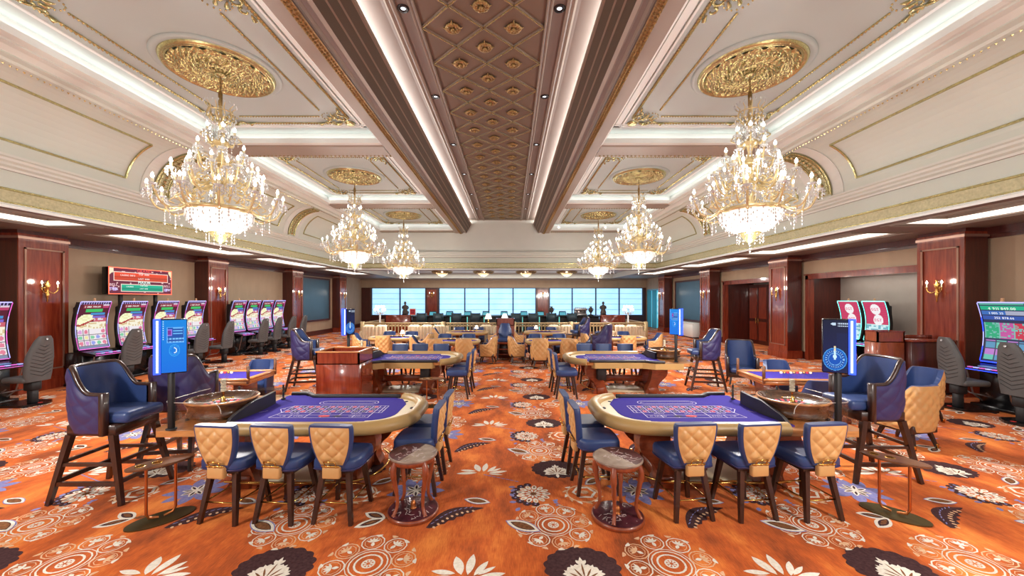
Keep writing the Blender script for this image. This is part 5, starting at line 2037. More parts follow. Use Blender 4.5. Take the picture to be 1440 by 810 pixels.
# ================================================================== LOUNGE AND BAR
def make_sofa(label, loc, rz, w, group):
    t = thing('fluted_sofa', label, 'sofa', loc, rz, group)
    s = MB()
    s.rbox(-w / 2, w / 2, -.35, .4, .12, .46, .06, 3)
    s.build('seat', [M['sofa']], t)
    b = MB()
    n = int(w / .16)
    for i in range(n):
        q = (i + .5) / n * 2 - 1
        x = q * (w / 2 - .08)
        y = -.38 + .14 * q * q
        b.rbox(x - .082, x + .082, y - .08, y + .08, .1, .94, .06, 3)
    b.build('backrest', [M['sofa']], t)
    for sx in (-1, 1):
        a = MB()
        a.rbox(sx * w / 2 - .08, sx * w / 2 + .08, -.3, .3, .12, .7, .07, 3)
        a.build('armrest', [M['sofa']], t)
    c = MB()
    for i in range(max(1, int(w / .6))):
        x = -w / 2 + .35 + i * .6
        c.rbox(x - .24, x + .24, -.22, -.04, .5, .98, .08, 3)
    c.build('scatter_cushion', [M['lipcream']], t)
    f = MB()
    f.box(-w / 2 + .06, w / 2 - .06, -.34, .34, 0, .12)
    f.build('plinth', [M['wenge']], t)
    return t
def make_bar_chair():
    t = thing('bar_chair', 'x', 'bar chair')
    b = MB()
    P = smooth_path([(-.27, .15), (-.28, -.1), (-.18, -.25), (.18, -.25), (.28, -.1), (.27, .15)], 4)
    rings = []
    for (x, y) in P:
        n = Vector((x, y + .02)).normalized() * .035
        rings.append([(x + n.x, y + n.y, .80), (x + n.x, y + n.y, 1.31), (x - n.x, y - n.y, 1.31), (x - n.x, y - n.y, .80)])
    b.loft(rings, False, True, 0)
    b.build('backrest', [M['teal']], t)
    s = MB()
    s.rbox(-.25, .25, -.22, .25, .68, .79, .03, 2)
    s.build('seat', [M['teal']], t)
    leg4(t, [((sx * .2, sy * .18, .69), (sx * .25, sy * .24, 0)) for sx in (-1, 1) for sy in (-1, 1)], .04, .03, [M['wenge']])
    r = MB()
    r.tube([(-.23, -.22, .28), (.23, -.22, .28), (.23, .22, .28), (-.23, .22, .28)], .01, 5, closed=True)
    r.build('footrest', [M['brass']], t)
    return t
def make_table_lamp(label, loc, s, group):
    t = thing('table_lamp', label, 'table lamp', loc, 0, group)
    b = MB()
    b.lathe([(.08 * s, 0), (.08 * s, .02 * s), (.03 * s, .04 * s), (.06 * s, .14 * s), (.03 * s, .24 * s), (.012 * s, .28 * s), (.012 * s, .36 * s)], 14)
    b.build('base', [M['brass']], t)
    h = MB()
    h.lathe([(.21 * s, .30 * s), (.15 * s, .46 * s), (.10 * s, .60 * s), (.095 * s, .60 * s)], 20)
    h.build('lamp_shade', [M['shade']], t)
    return t
def make_candelabra(label, loc, group):
    t = thing('candelabra', label, 'candelabra', loc, 0, group)
    b = MB()
    b.lathe([(.2, 0), (.2, .04), (.06, .08), (.04, .5), (.07, .7), (.035, .9), (.05, 1.3), (.03, 1.45), (.05, 1.5)], 14)
    b.build('column', [M['strand']], t)
    for k in range(8):
        a = 2 * pi * k / 8
        r = .28 if k % 2 else .2
        z = 1.62 if k % 2 else 1.78
        m = MB()
        m.tube(smooth_path([(.03 * cos(a), .03 * sin(a), 1.45), (r * .7 * cos(a), r * .7 * sin(a), 1.42), (r * cos(a), r * sin(a), z - .08)], 4), .012, 6)
        m.lathe([(.01, z - .08), (.05, z - .05), (.045, z - .045)], 10, (r * cos(a), r * sin(a), 0))
        for j in range(3):
            m.octa((r * cos(a), r * sin(a), z - .14 - .05 * j), .014, .024)
        A = m.build('arm', [M['strand']], t)
        u = MB()
        u.sphere((r * cos(a), r * sin(a), z + .02), .055, 8, 6, sz=1.3)
        u.build('bulb', [glow('candelabra_globe', (1.0, .95, .9), 3)], A)
    return t
def make_statue(label, loc, rz, kind, group):
    """draped seated figure in dark bronze"""
    t = thing('statuette', label, 'statue', loc, rz, group)
    b = MB()
    if kind == 'figure':
        b.lathe([(.18, .06), (.2, .14), (.17, .26), (.13, .36), (.15, .46), (.165, .54), (.12, .62), (.05, .66), (.045, .69), (.075, .73), (.085, .79), (.06, .85), (.001, .88)], 14, sx=1, sy=.75)
        for s in (-1, 1):
            b.tube([(s * .15, 0, .58), (s * .2, .05, .44), (s * .08, .14, .36)], [.05, .045, .035], 8)
        b.tube([(.1, .05, .2), (.14, .2, .18), (.12, .24, .06)], [.08, .07, .05], 8)
    else:
        b.lathe([(.10, .06), (.05, .1), (.04, .16), (.13, .26), (.16, .38), (.12, .48), (.06, .53), (.09, .58), (.10, .6)], 16)
        for s in (-1, 1):
            b.tube([(s * .1, 0, .5), (s * .2, 0, .46), (s * .15, 0, .34)], .016, 6)
    b.build('body', [M['stone']], t)
    p = MB()
    p.rbox(-.17, .17, -.14, .14, 0, .065, .01, 1)
    p.build('plinth', [M['black']], t)
    return t
# ================================================================== PLACING EVERYTHING
# ---- roulette tables, wheels, covers, displays
GT = 'roulette tables'
make_roulette('near roulette table in the left half, wheel at its left end', (-2.50, 4.87, 0), 1, 1, GT)
make_roulette('near roulette table in the right half, wheel at its right end', (2.44, 4.87, 0), -1, 1, GT)
make_roulette('farther roulette table behind the mahogany podium box', (-2.56, 9.30, 0), 1, -1, GT)
make_roulette('farther roulette table on the right of the centre aisle', (2.70, 9.30, 0), -1, -1, GT)
GW = 'roulette wheels'
make_wheel('wooden roulette wheel on the near left table', (-3.57, 4.78, .79), GW)
make_wheel('wooden roulette wheel on the near right table', (3.51, 4.78, .79), GW)
make_wheel('wooden roulette wheel on the farther left table beside the podium', (-3.63, 9.39, .79), GW)
make_wheel('wooden roulette wheel on the farther right table', (3.77, 9.39, .79), GW)
make_hood('clear acrylic cover behind the near left wheel', (-3.45, 5.27, .792), R(10), 'acrylic wheel covers')
make_hood('clear acrylic cover behind the near right wheel', (3.39, 5.27, .792), R(-10), 'acrylic wheel covers')
make_guard('curved clear screen at the corner of the near left roulette table', (-3.80, 4.22, .772), 1, 'acrylic corner screens')
make_guard('curved clear screen at the corner of the near right roulette table', (3.74, 4.22, .772), -1, 'acrylic corner screens')
bxm = MB()
for (xa, xb, ya, yb) in ((-.25, .25, -.01, 0), (-.25, .25, .25, .26), (-.26, -.25, 0, .26), (.25, .26, 0, .26)):
    bxm.box(xa, xb, ya, yb, 0, .14)
bxm.box(-.25, .25, 0, .25, .13, .14)
tag(bxm.build('acrylic_box', [M['acrylic']], loc=(4.02, 8.58, .785)), 'clear acrylic box at the end of the farther right roulette table', 'box')
GD = 'blue-lit roulette displays'
make_display('bright blue display on a post at the near left roulette table', (-3.68, 4.17, .785), R(34), -1, art_hud, GD)
make_display('dark display showing a blue wheel at the near right roulette table', (3.56, 4.17, .785), R(-34), 1, art_wheel, GD)
make_display('small distant blue display above the mahogany podium box', (-3.63, 8.62, .785), R(50), -1, art_wheel, GD)
make_display('small distant blue display above the farther right wheel', (3.72, 8.62, .785), R(-50), 1, art_hud, GD)

# ---- stools
ST = make_stool()
GS = 'gaming stools at the roulette tables'
L_ = [((-2.83, 3.97), -6, 'stool with quilted tan back, leftmost of three at the near left table'),
      ((-2.29, 3.97), -6, 'stool with quilted tan back, middle one of three at the near left table'),
      ((-1.72, 3.97), -4, 'stool with quilted tan back, rightmost of three at the near left table'),
      ((-1.06, 4.48), 88, 'navy stool seen side-on behind the left marble-topped table'),
      ((-1.04, 5.02), 88, 'navy stool beyond the side-on stool at the near left table'),
      ((1.80, 4.02), 5, 'stool with quilted tan back, leftmost of three at the near right table'),
      ((2.43, 4.02), 6, 'stool with quilted tan back, middle one of three at the near right table'),
      ((3.08, 4.02), 6, 'stool with quilted tan back, rightmost of three at the near right table'),
      ((.98, 4.48), -88, 'navy stool seen side-on behind the right marble-topped table'),
      ((.94, 5.02), -88, 'navy stool beyond the side-on stool at the near right table'),
      ((-2.99, 10.22), 180, 'navy stool facing us, nearest the podium across the farther left table'),
      ((-2.45, 10.22), 180, 'navy stool facing us, middle of three across the farther left table'),
      ((-1.88, 10.22), 180, 'navy stool facing us, nearest the aisle across the farther left table'),
      ((-1.16, 8.62), 90, 'nearer navy stool at the aisle end of the farther left table'),
      ((-1.12, 9.3), 88, 'second navy stool at the aisle end of the farther left table'),
      ((2.02, 10.22), 180, 'navy stool facing us, nearest the aisle across the farther right table'),
      ((2.54, 10.22), 180, 'navy stool facing us, middle of three across the farther right table'),
      ((3.13, 10.22), 180, 'navy stool facing us, nearest the wheel across the farther right table'),
      ((1.24, 8.62), -90, 'nearer navy stool at the aisle end of the farther right table'),
      ((1.20, 9.3), -88, 'second navy stool at the aisle end of the farther right table')]
for i, ((x, y), a, lab) in enumerate(L_):
    place(ST, (x, y, 0), R(a), lab, GS) if i == 0 else dup(ST, (x, y, 0), R(a), lab, GS)

# ---- high armchairs and low armchair
HC = make_armchair('high_armchair', 'high chair', .97, 1.17, 1.45, W_=.60, D=.58, armset=.12, seatout=.08, splx=.03, sply=.10)
GH = 'navy bar-height armchairs'
H_ = [((-4.53, 4.40), -90, 'navy high armchair with dark legs at far left of the near left table'),
      ((-4.45, 5.25), 8, 'violet quilted high armchair back, behind the bright blue display'),
      ((4.50, 4.88), 90, 'navy high armchair beside the near right roulette wheel'),
      ((-5.0, 9.45), -78, 'navy high armchair standing left of the mahogany podium box'),
      ((4.78, 9.42), 78, 'navy high armchair between the farther right wheel and the low armchair'),
      ((2.62, 11.2), 62, 'violet high armchair with its back to us in the middle right rows'),
      ((2.82, 15.35), 100, 'distant navy high armchair facing left near the balustrade')]
for i, ((x, y), a, lab) in enumerate(H_):
    place(HC, (x, y, 0), R(a), lab, GH) if i == 0 else dup(HC, (x, y, 0), R(a), lab, GH)
LC = make_armchair('low_armchair', 'armchair', .50, .74, 1.12, trim='wenge', W_=.68, D=.64, tall=False, quilted=False, armset=.06, seatout=.06)
place(LC, (5.85, 9.75, 0), R(158), 'navy low armchair with brass feet facing us on open carpet')

# ---- marble tables, drink stands, podiums
m0 = make_marble_table(0)
place(m0, (-1.0, 3.96, 0), 0, 'round marble-topped side table left of the aisle, half red half grey', 'marble-topped side tables')
m1 = make_marble_table(1)
place(m1, (1.08, 3.86, 0), 0, 'round marble-topped side table right of the aisle, mostly red top', 'marble-topped side tables')
DS = make_drink_stand()
GR = 'two-tube drink stands'
place(DS, (-3.49, 3.84, 0), R(48), 'oval drink stand beside the high armchair at lower left', GR)
dup(DS, (3.92, 3.92, 0), R(-48), 'oval drink stand by the near right high armchair', GR)
dup(DS, (-1.60, 7.88, 0), R(10), 'drink stand in front of the farther left roulette table', GR)
make_podium('mahogany podium box with gilt top edge left of the aisle', (-3.42, 7.98, 0), .86, .76, 1.15)
lp = make_podium('plain mahogany lectern panel beside the reception desk', (8.76, 9.0, 0), .62, .34, 1.45, False, 'lectern')
for ch in lp.children:
    if ch.name.startswith('body'): ch.data.materials[0] = M['cherry']
dk = thing('reception_desk', 'dark mahogany reception desk in front of the right column', 'desk', (9.62, 9.1, 0))
b = MB()
b.rbox(-.48, .48, -.35, .35, .06, 1.22, .01, 1, 0)
b.box(-.44, .44, -.31, .31, 0, .06, 1)
b.build('body', [M['mahogdark'], M['matteblack']], dk)
b = MB()
b.rbox(-.52, .52, -.40, .12, 1.22, 1.27, .012, 1, 0)
b.rbox(-.50, .50, .1, .2, 1.22, 1.34, .012, 1, 0)
b.build('counter_top', [M['mahog']], dk)

# ---- second-row games tables beside the wheels
make_game_table('violet-felt games table behind the near left wheel', (-5.5, 7.15, 0), R(4), 1, M['felt'], 'side games tables')
make_game_table('timber-edged games table behind the near right wheel', (5.35, 7.15, 0), R(-4), -1, M['felt'], 'side games tables')

# ---- tub chairs round the card tables
TT = make_armchair('tub_chair', 'chair', .48, .68, .94, W_=.54, D=.56, qd=.024, qs=.14, out='tan', inn='navy', tall=False, trim=None, armset=.05, seatout=.05)
TN = make_armchair('tub_chair', 'chair', .47, .60, .90, W_=.52, D=.52, out='navy', inn='navy', tall=False, quilted=False, trim=None, armset=.12, seatout=.05)
GC = 'tub chairs round the card tables'
first = {id(TT): True, id(TN): True}
def tub(src, x, y, a, lab, grp=GC, s=None):
    if first[id(src)]:
        first[id(src)] = False
        return place(src, (x, y, 0), R(a), lab, grp, s)
    return dup(src, (x, y, 0), R(a), lab, grp, s)
CT = [('far left card table nearest the left drink of chairs', -4.36, 14.4, 'the far left card table'),
      ('card table at left of the aisle, just behind the roulette stools', -1.95, 13.3, 'the left centre card table'),
      ('most distant card table left of the pit chair', -1.87, 16.75, 'the most distant left card table'),
      ('card table at right of the aisle, just behind the roulette stools', 1.42, 13.3, 'the right centre card table'),
      ('most distant card table right of the pit chair', 1.50, 16.75, 'the most distant right card table'),
      ('far right card table beyond the violet high armchair', 4.15, 14.4, 'the far right card table')]
CT[0] = ('far left card table in front of the curved sofa', *CT[0][1:])
for lab, x, y, nm in CT:
    make_card_table(lab, (x, y, 0), 0, 'oval card tables')
    near = nm.startswith('the left centre') or nm.startswith('the right centre')
    if near:
        tub(TT, x - .48, y - .88, 4, 'tan quilted chair back toward us, left of two at %s' % nm)
        tub(TT, x + .48, y - .88, -4, 'tan quilted chair back toward us, right of two at %s' % nm)
    elif 'distant' not in nm:
        tub(TT, x - .05, y - .92, 0, 'tan quilted chair back toward us at %s' % nm)
    tub(TT, x - 1.18, y - .1, -82, 'tan-backed chair at the left end of %s' % nm)
    tub(TT, x + 1.18, y - .1, 82, 'tan-backed chair at the right end of %s' % nm)
    tub(TN, x - .5, y + .88, 176, 'navy chair facing us on the far left side of %s' % nm)
    tub(TN, x + .42, y + .88, 186, 'navy chair facing us on the far right side of %s' % nm)
tub(TT, 6.02, 5.85, 12, 'tan quilted tub chair with its back to us behind the near right high armchair')
tub(TT, 7.42, 7.0, 100, 'navy-lined tan tub chair just beyond the tan quilted one at right')
tub(TN, 5.05, 6.35, -8, 'violet-navy chair back close behind the near right display')
tub(TN, 5.62, 8.0, 172, 'navy chair across the timber-edged table from the near right display')
tub(TN, -5.0, 6.4, 8, 'navy chair back close behind the near left wheel')
tub(TN, -5.3, 8.05, 186, 'navy chair across the violet-felt table behind the near left wheel')
PCH = make_pit_chair()
place(PCH, (-.19, 13.98, 0), R(180), 'tall navy pit chair with wooden steps facing us on the centre aisle')
make_podium('tall mahogany lectern box right behind the pit chair', (-.18, 14.55, 0), .68, .36, 1.46, False, 'lectern')

# ---- slot machines and their chairs
SL_ = [('2 088 704.09', .42, .88, .062, (1, .95, .9))]
LEDB = [M['ledviolet'], M['ledpink']]
names = ['slot machine cut off by the left edge of the picture', 'slot machine nearest the first left column', 'slot machine under the left end of the jackpot sign', 'slot machine half hidden behind the bright blue display', 'slot machine beside the second left column',
         'first slot machine beyond the second left column', 'second slot machine beyond the second left column', 'third slot machine beyond the second left column', 'slot machine farthest down the left wall']
ys = [7.92, 9.98, 11.02, 12.1, 13.2, 15.3, 16.2, 17.1, 18.0]
s0 = None
for y, lab in zip(ys, names):
    s0 = make_slot(lab, (-10.88, y, 0), R(-90), art_bell, LEDB, SL_, 'slot machines along the left wall') if s0 is None else (dup(s0, (-10.88, y, 0), R(-90), lab) and s0)
cn = ['charcoal slot chair in front of the first left column', 'charcoal slot chair at the machine nearest the first left column', 'charcoal slot chair hidden by the bright blue display', 'charcoal slot chair just right of the bright blue display', 'charcoal slot chair in front of the second left column',
      'charcoal slot chair at the first machine beyond the second left column', 'charcoal slot chair at the second machine beyond the second left column', 'charcoal slot chair at the third machine beyond the second left column', 'charcoal slot chair farthest down the left wall']
cy = [8.0, 10.0, 11.05, 12.25, 13.35, 15.3, 16.2, 17.3, 18.2]
SCH = make_slot_chair()
for i, (y, lab) in enumerate(zip(cy, cn)):
    if i == 2: continue      # wholly behind the display
    a = R(84 if i % 2 else 90)
    place(SCH, (-10.05, y, 0), a, lab, 'slot chairs') if i == 0 else dup(SCH, (-10.05, y, 0), a, lab, 'slot chairs')
MT = [('4 911 849.00', .50, .885, .074, (.8, 1, .85)), ('1 005 25', .34, .81, .06, (.85, .9, 1)), ('252 878.66', .50, .732, .06, (.9, .92, 1))]
sR = make_slot('multi-game slot machine at the right edge with green jackpot figures', (9.85, 7.62, 0), R(90), art_multi, [M['ledviolet'], M['ledblue']], MT, 'slot machines on the right')
dup(SCH, (9.12, 7.72, 0), R(-96), 'charcoal slot chair in front of the first right column', 'slot chairs')
dup(SCH, (9.12, 6.75, 0), R(-92), 'charcoal slot chair cut off by the right edge of the picture', 'slot chairs')
ET = [('EGT', .50, .765, .12, (.75, .05, .18)), ('EGT', .56, .495, .12, (.75, .05, .18))]
e0 = make_slot('pink-screened slot machine in the alcove, left of the two', (11.2, 12.62, 0), R(90), art_rose, [M['ledcyan']], ET, 'slot machines in the alcove')
dup(e0, (11.2, 11.72, 0), R(90), 'pink-screened slot machine in the alcove, right of the two')

# jackpot sign on two poles
js = thing('jackpot_sign', 'red and green GRAND and MAJOR jackpot sign above the left slot machines', 'sign', (-11.25, 11.75, 0), R(-90))
b = MB()
b.rbox(-1.0, 1.0, -.2, .0, 2.34, 3.11, .02, 1, 0)
b.build('housing', [M['black']], js)
s = MB()
NX, NY = 96, 36
def art_jack(u, v):
    c = (.16, .012, .04)
    h = hsh(int(u * 40), int(v * 20))
    if h > .93: c = (.8, .5, .5)
    if u < .06 and v > .72 and v > .72 + u * 2: c = (1, .85, .6)
    if u > .95 and v > .65 and (u - .95) * 4 > .9 - v: c = (1, .85, .5)
    def bar(u0, u1, v0, v1, col):
        if u0 < u < u1 and v0 < v < v1:
            e = min((u - u0) * 2.6, (u1 - u) * 2.6, v - v0, v1 - v)
            if e < .028: return (1, .75, .65)
            q = (v - v0) / (v1 - v0)
            return tuple(k * (.75 + .5 * q * q) if not .35 < q < .48 else k * .45 for k in col)
    return bar(.06, .94, .50, .87, (.85, .07, .02)) or bar(.17, .85, .08, .40, (.0, .45, .28)) or ((.45, .25, .6) if (u < .14 or u > .88) and .12 < v < .26 and h > .3 else c)
cols = [art_jack((i + .5) / NX, (j + .5) / NY) for j in range(NY) for i in range(NX)]
s.grid(lambda u, v: (.985 - 1.97 * u, .003, 2.355 + .74 * v), NX, NY, 0, False, True, cols)
for st, u0, v0, size, col in (('GRAND', .53, .875, .125, (.9, .08, .08)), ('TOP WIN', .52, .76, .07, (1, .9, .85)), ('LAST WIN', .52, .58, .07, (1, .9, .85)), ('CASINO INFO', .27, .70, .065, (1, .85, .8)), ('MAJOR', .53, .41, .12, (.75, 1, .9)),
                              ('TOP WIN', .52, .31, .05, (.9, 1, .95)), ('LAST WIN', .52, .19, .05, (.9, 1, .95)), ('CASINO', .30, .26, .055, (.85, 1, .95)), ('BELL', .065, .30, .10, (.95, .6, .65)), ('LINK', .07, .14, .10, (.8, .75, 1)), ('BELL', .925, .30, .10, (.95, .6, .65)), ('LINK', .93, .14, .10, (.8, .75, 1))):
    text(s, st, lambda a, h, u0=u0, v0=v0: (.985 - 1.97 * u0 - a, .006, 2.355 + .74 * v0 + h), size, 0, True, .03, col)
s.build('screen', [M['screen']], js)
b = MB()
for (xa, xb, za, zb) in ((-1.0, 1.0, 3.09, 3.11), (-1.0, 1.0, 2.34, 2.36), (-1.0, -.985, 2.34, 3.11), (.985, 1.0, 2.34, 3.11)):
    b.box(xa, xb, .0, .012, za, zb)
b.build('lit_border', [M['ledred']], js)
for x in (.55, -.55):
    p = MB()
    p.rbox(x - .04, x + .04, -.16, -.08, 0, 2.33, .006, 1)
    p.build('pole', [M['matteblack']], js)

# ---- chandeliers, sconces, ceiling lights
cl = ['large chandelier at upper left, nearest of the left row', 'large chandelier at upper right, nearest of the right row', 'middle chandelier of the left row', 'middle chandelier of the right row', 'smallest-looking, farthest chandelier of the left row', 'smallest-looking, farthest chandelier of the right row']
c0 = None
for (x, y), lab in zip(CH, cl):
    if c0 is None: c0 = make_chandelier(lab, (x, y, 3.12), 'crystal chandeliers')
    else: dup(c0, (x, y, 3.12), .37 * y, lab)
    chandelier_lamps(x, y, 3.12)
for s in (-1, 1):
    chandelier_lamps(C + s * 4.55, .9, 3.12)
sc0 = None
for side, ys_, xf, rz in (('left', YL, XCL, R(-90)), ('right', YR, XCR, R(90))):
    for i, y in enumerate(ys_):
        lab = 'brass two-candle sconce on the %s column along the %s wall' % (('first', 'second', 'third', 'fourth')[i], side)
        x = xf + (.055 if side == 'left' else -.055)
        if sc0 is None: sc0 = make_sconce(lab, (x, y + .5, 2.46), rz, 'brass wall sconces')
        else: dup(sc0, (x, y + .5, 2.46), rz, lab)
        sconce_lamp(x + (.28 if side == 'left' else -.28), y + .5, 2.62)
for x, lab in ((-6.19, 'brass sconce on the left pier between the far windows'), (2.58, 'brass sconce on the right pier between the far windows')):
    dup(sc0, (x, YF - .15, 2.55), R(180), lab)
f0 = None
for x, lab in ((-4.72, 'leafy-rimmed flush ceiling light, first from left before the windows'), (-1.85, 'leafy-rimmed flush ceiling light, second from left before the windows'), (1.1, 'leafy-rimmed flush ceiling light, third from left before the windows'), (3.92, 'leafy-rimmed flush ceiling light, fourth from left before the windows')):
    if f0 is None: f0 = make_flush(lab, (x, 26.6, 4.12), 'flush ceiling lights')
    else: dup(f0, (x, 26.6, 4.12), 0, lab)
    lamp('POINT', 'flush_light', (x, 26.6, 3.62), 40, SOFTWARM, .08)
d0 = None
for i in range(6):
    y = 5.66 + 2.55 * i
    for s in (-1, 1):
        if y < 5.7: y = 5.72
        lab = 'small recessed spotlight %s of the lattice, %s from the near end' % ('left' if s < 0 else 'right', ('first', 'second', 'third', 'fourth', 'fifth', 'sixth')[i])
        x = C + s * 1.165
        if d0 is None: d0 = make_downlight(lab, (x, y, Zs), 'recessed spotlights')
        else: dup(d0, (x, y, Zs), 0, lab)
        lamp('SPOT', 'downlight_beam', (x, y, Zs - .05), P_DOWN, NEUTRAL, .05, spot=R(80))

# ---- framed teal boards, white cabinet, television
def board(label, x, ya, yb, z0, z1, sg):
    t = thing('wall_board', label, 'board', (x, (ya + yb) / 2, z0))
    h, L = z1 - z0, (yb - ya) / 2
    p = MB()
    p.box(min(0, sg * .05), max(0, sg * .05), -L, L, 0, h, 0)
    p.build('panel', [M['tealboard']], t)
    f = MB()
    for (y0, y1, a, b_) in ((-L - .1, -L, -.1, h + .1), (L, L + .1, -.1, h + .1), (-L, L, -.1, 0), (-L, L, h, h + .1)):
        f.box(min(0, sg * .09), max(0, sg * .09), y0, y1, a, b_, 0)
    f.build('frame', [M['mahogdark']], t)
board('dark teal framed board on the left wall beyond the third column', XL, 21.2, 24.9, .95, 3.4, 1)
board('dark teal framed board on the right wall beyond the third column', XR, 20.9, 24.9, .98, 3.25, -1)
t = thing('low_cabinet', 'low white cabinet under the right teal board', 'cabinet', (10.45, 22.9, 0))
b = MB()
b.rbox(-.3, .32, -1.5, 1.5, .06, .80, .01, 1)
b.rbox(-.32, .33, -1.53, 1.53, .80, .84, .01, 1)
b.build('body', [M['white']], t)
b = MB()
b.box(-.26, .3, -1.46, 1.46, 0, .06)
b.build('plinth', [M['matteblack']], t)
t = thing('television', 'black flat television on a stand in the dark right alcove', 'television', (11.98, 16.6, 0))
b = MB()
b.rbox(-.03, .03, -.6, .6, .95, 1.75, .01, 1)
b.build('screen', [M['black']], t)
b = MB()
b.rbox(-.2, .2, -.5, .5, 0, .6, .01, 1)
b.rbox(-.03, .03, -.06, .06, .6, .96, .01, 1)
b.build('stand', [M['matteblack']], t)

# ---- lounge: balustrade, sofas, candelabra, bar
bal = thing('balustrade', 'pale gold lounge balustrade across the far end', 'balustrade', (0, 19.0, 0))
def bars(name, a, b_):
    a, b_ = Vector(a), Vector(b_)
    m = MB()
    L = (b_ - a).length
    d = (b_ - a).normalized()
    ang = atan2(d.y, d.x)
    m.M = Matrix.Translation(a) @ Matrix.Rotation(ang, 4, 'Z')
    m.rbox(0, L, -.04, .04, .97, 1.04, .012, 1)
    m.rbox(0, L, -.05, .05, 0, .14, .01, 1)
    m.box(0, L, -.02, .02, .84, .88)
    n = int(L / .16)
    for i in range(n + 1):
        x = L * i / n
        m.box(x - .02, x + .02, -.02, .02, .14, .97)
        if i < n: m.lathe([(.03, .84), (.05, .885), (.03, .93)], 6, (x + L / n / 2, 0, 0))
    m.build(name, [M['railgold']], bal)
bars('railing', (-7.3, 0, 0), (6.7, 0, 0))
bars('railing', (-7.3, 0, 0), (-7.3, 3.2, 0))
bars('railing', (6.7, 0, 0), (6.7, 3.2, 0))
for x in (-7.3, -3.3, .2, 3.0, 6.7):
    m = MB()
    m.rbox(x - .09, x + .09, -.09, .09, 0, 1.08, .012, 1)
    m.build('newel_post', [M['railgold']], bal)
GF = 'fluted sofas in the lounge'
make_sofa('fluted curved sofa at the left end of the balustrade', (-6.4, 18.3, 0), 0, 1.25, GF)
make_sofa('widest fluted sofa, left of the pit chair before the balustrade', (-3.85, 18.38, 0), 0, 2.1, GF)
make_sofa('fluted sofa immediately left of the pit chair', (-1.0, 18.38, 0), 0, 1.0, GF)
make_sofa('fluted sofa right of the pit chair before the balustrade', (2.35, 18.38, 0), 0, 1.3, GF)
make_sofa('fluted sofa at the right end of the balustrade', (5.55, 18.3, 0), R(8), 1.5, GF)
make_candelabra('glowing crystal candelabra at the left end of the lounge', (-6.85, 20.2, 0), 'crystal candelabras')
make_candelabra('glowing crystal candelabra at the right end of the lounge', (6.2, 20.2, 0), 'crystal candelabras')
def small_table(label, x, y):
    t = thing('lamp_table', label, 'table', (x, y, 0), 0, 'lamp tables')
    a = MB()
    a.lathe([(.001, .72), (.3, .72), (.3, .75), (.001, .75)][::1], 20)
    a.build('table_top', [M['mahog']], t)
    c = MB()
    c.lathe([(.2, 0), (.2, .03), (.04, .06), (.04, .72)], 14)
    c.build('pedestal', [M['brass']], t)
    return t
small_table('small round table carrying the left white-shaded lamp', -1.27, 22.3)
small_table('small round table carrying the right white-shaded lamp', -.32, 22.3)
make_table_lamp('white-shaded table lamp, left of the pair behind the pit chair', (-1.27, 22.3, .75), 1.0, 'white-shaded table lamps')
make_table_lamp('white-shaded table lamp, right of the pair behind the pit chair', (-.32, 22.3, .75), 1.0, 'white-shaded table lamps')
make_table_lamp('small white-shaded lamp on the far left card table', (-4.1, 14.62, .75), .45, 'white-shaded table lamps')
make_table_lamp('small white-shaded lamp on the most distant left card table', (-1.5, 17.12, .75), .45, 'white-shaded table lamps')
make_table_lamp('small white-shaded lamp on the most distant right card table', (1.15, 17.12, .75), .45, 'white-shaded table lamps')

bar = thing('bar_counter', 'long dark bar counter with mahogany ends before the windows', 'bar', (0, 25.4, 0))
b = MB()
b.rbox(-6.4, 5.8, -.35, .35, .06, 1.05, .02, 1)
b.build('body', [M['matteblack']], bar)
b = MB()
b.rbox(-6.5, 5.9, -.45, .42, 1.05, 1.10, .01, 1)
b.build('counter_top', [M['black']], bar)
for xa, xb in ((-8.1, -6.5), (5.9, 7.5)):
    b = MB()
    b.rbox(xa, xb, -.4, .4, 0, 1.16, .02, 1)
    b.build('end_cabinet', [M['mahog']], bar)
for x in (-4.9, -3.9, -2.8, -1.7, .8, 1.9, 3.2, 4.3):
    b = MB()
    b.box(x - .03, x + .03, -.37, -.352, .1, 1.04)
    b.build('lit_strip', [M['cyantrim']], bar)
GB = 'dark teal bar chairs'
BC = make_bar_chair()
for i, (x, lab) in enumerate(((-5.6, 'dark teal bar chair, first from left along the bar'), (-4.55, 'dark teal bar chair, second from left along the bar'), (-3.4, 'dark teal bar chair, third from left along the bar'), (-2.2, 'dark teal bar chair, fourth from left along the bar'), (.35, 'dark teal bar chair, first right of the white lamps'), (1.45, 'dark teal bar chair, second right of the white lamps'), (2.6, 'dark teal bar chair, third right of the white lamps'), (3.9, 'dark teal bar chair, fourth right of the white lamps'))):
    place(BC, (x, 24.3, 0), 0, lab, GB) if i == 0 else dup(BC, (x, 24.3, 0), 0, lab, GB)
bt = None
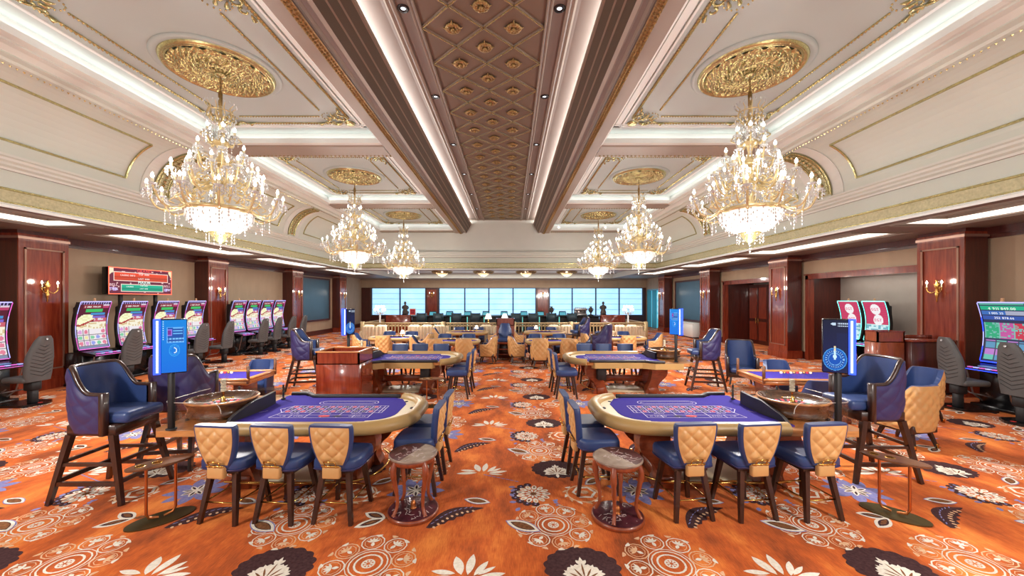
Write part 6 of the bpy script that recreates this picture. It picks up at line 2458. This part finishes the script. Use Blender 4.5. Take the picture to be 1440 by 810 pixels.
for i, x in enumerate((-5.1, -4.0, -2.8, -1.6, -.4, .9, 2.0, 3.45)):
    lab = 'slanted bar-top game terminal with cyan-lit screen, %s from left on the bar' % ('first', 'second', 'third', 'fourth', 'fifth', 'sixth', 'seventh', 'eighth')[i]
    if bt is None:
        bt = thing('bar_terminal', lab, 'game terminal', (x, 25.35, 1.103), 0, 'bar-top game terminals')
        m = MB()
        m.loft([[(-.24, -.18, 0), (.24, -.18, 0), (.24, .2, 0), (-.24, .2, 0)], [(-.22, .0, .30), (.22, .0, .30), (.22, .1, .30), (-.22, .1, .30)]], False, True, 0, False)
        m.build('housing', [M['matteblack']], bt)
        m = MB()
        m.add([(-.2, -.165, .04), (.2, -.165, .04), (.19, -.01, .28), (-.19, -.01, .28)], [(0, 1, 2, 3)], 0)
        m.build('screen', [glow('dim_cyan_screen', (.08, .35, .45), .7)], bt)
    else:
        dup(bt, (x, 25.35, 1.103), 0, lab)
GU = 'bronzes along the bar'
make_statue('dark seated statuette on the left mahogany bar end', (-6.95, 25.4, 1.16), 0, 'figure', GU)
make_statue('dark seated statuette on the right mahogany bar end', (6.15, 25.4, 1.16), 0, 'figure', GU)
make_statue('small dark urn on the bar right of the right window pier', (2.75, 25.6, 1.103), 0, 'urn', GU)
make_statue('dark two-handled urn beside the coffee machine', (5.35, 25.5, 1.103), 0, 'urn', GU)
cm = thing('coffee_machine', 'steel espresso machine on the bar near its right end', 'coffee machine', (4.65, 25.4, 1.103))
m = MB()
m.rbox(-.4, .4, -.2, .28, .0, .14, .02, 1)
m.rbox(-.4, .4, .05, .28, .14, .38, .02, 1)
m.rbox(-.42, .42, -.2, .28, .34, .48, .03, 2)
m.build('body', [M['steel']], cm)
m = MB()
for x in (-.24, 0, .24):
    m.lathe([(.05, .24), (.05, .34)], 10, (x, -.08, 0))
    m.tube([(x, -.1, .27), (x, -.25, .24)], .015, 6)
m.build('brew_group', [M['black']], cm)
m = MB()
for i in range(6):
    m.lathe([(.03, .48), (.045, .55), (.04, .55), (.001, .50)], 8, (-.32 + .128 * i, .05, 0))
m.build('cup', [M['white']], cm)
sg = thing('small_sign', 'small red framed sign on the left mahogany bar end', 'sign', (-6.35, 25.0, 1.16))
m = MB()
m.rbox(-.2, .2, -.02, .02, 0, .42, .01, 1, 0)
m.build('frame', [M['ivory']], sg)
m = MB()
m.box(-.17, .17, -.025, -.02, .03, .39, 0)
m.box(-.12, .12, -.028, -.025, .12, .17, 1)
m.box(-.12, .12, -.028, -.025, .24, .29, 1)
m.build('face', [M['inkred'], M['matteblack']], sg)
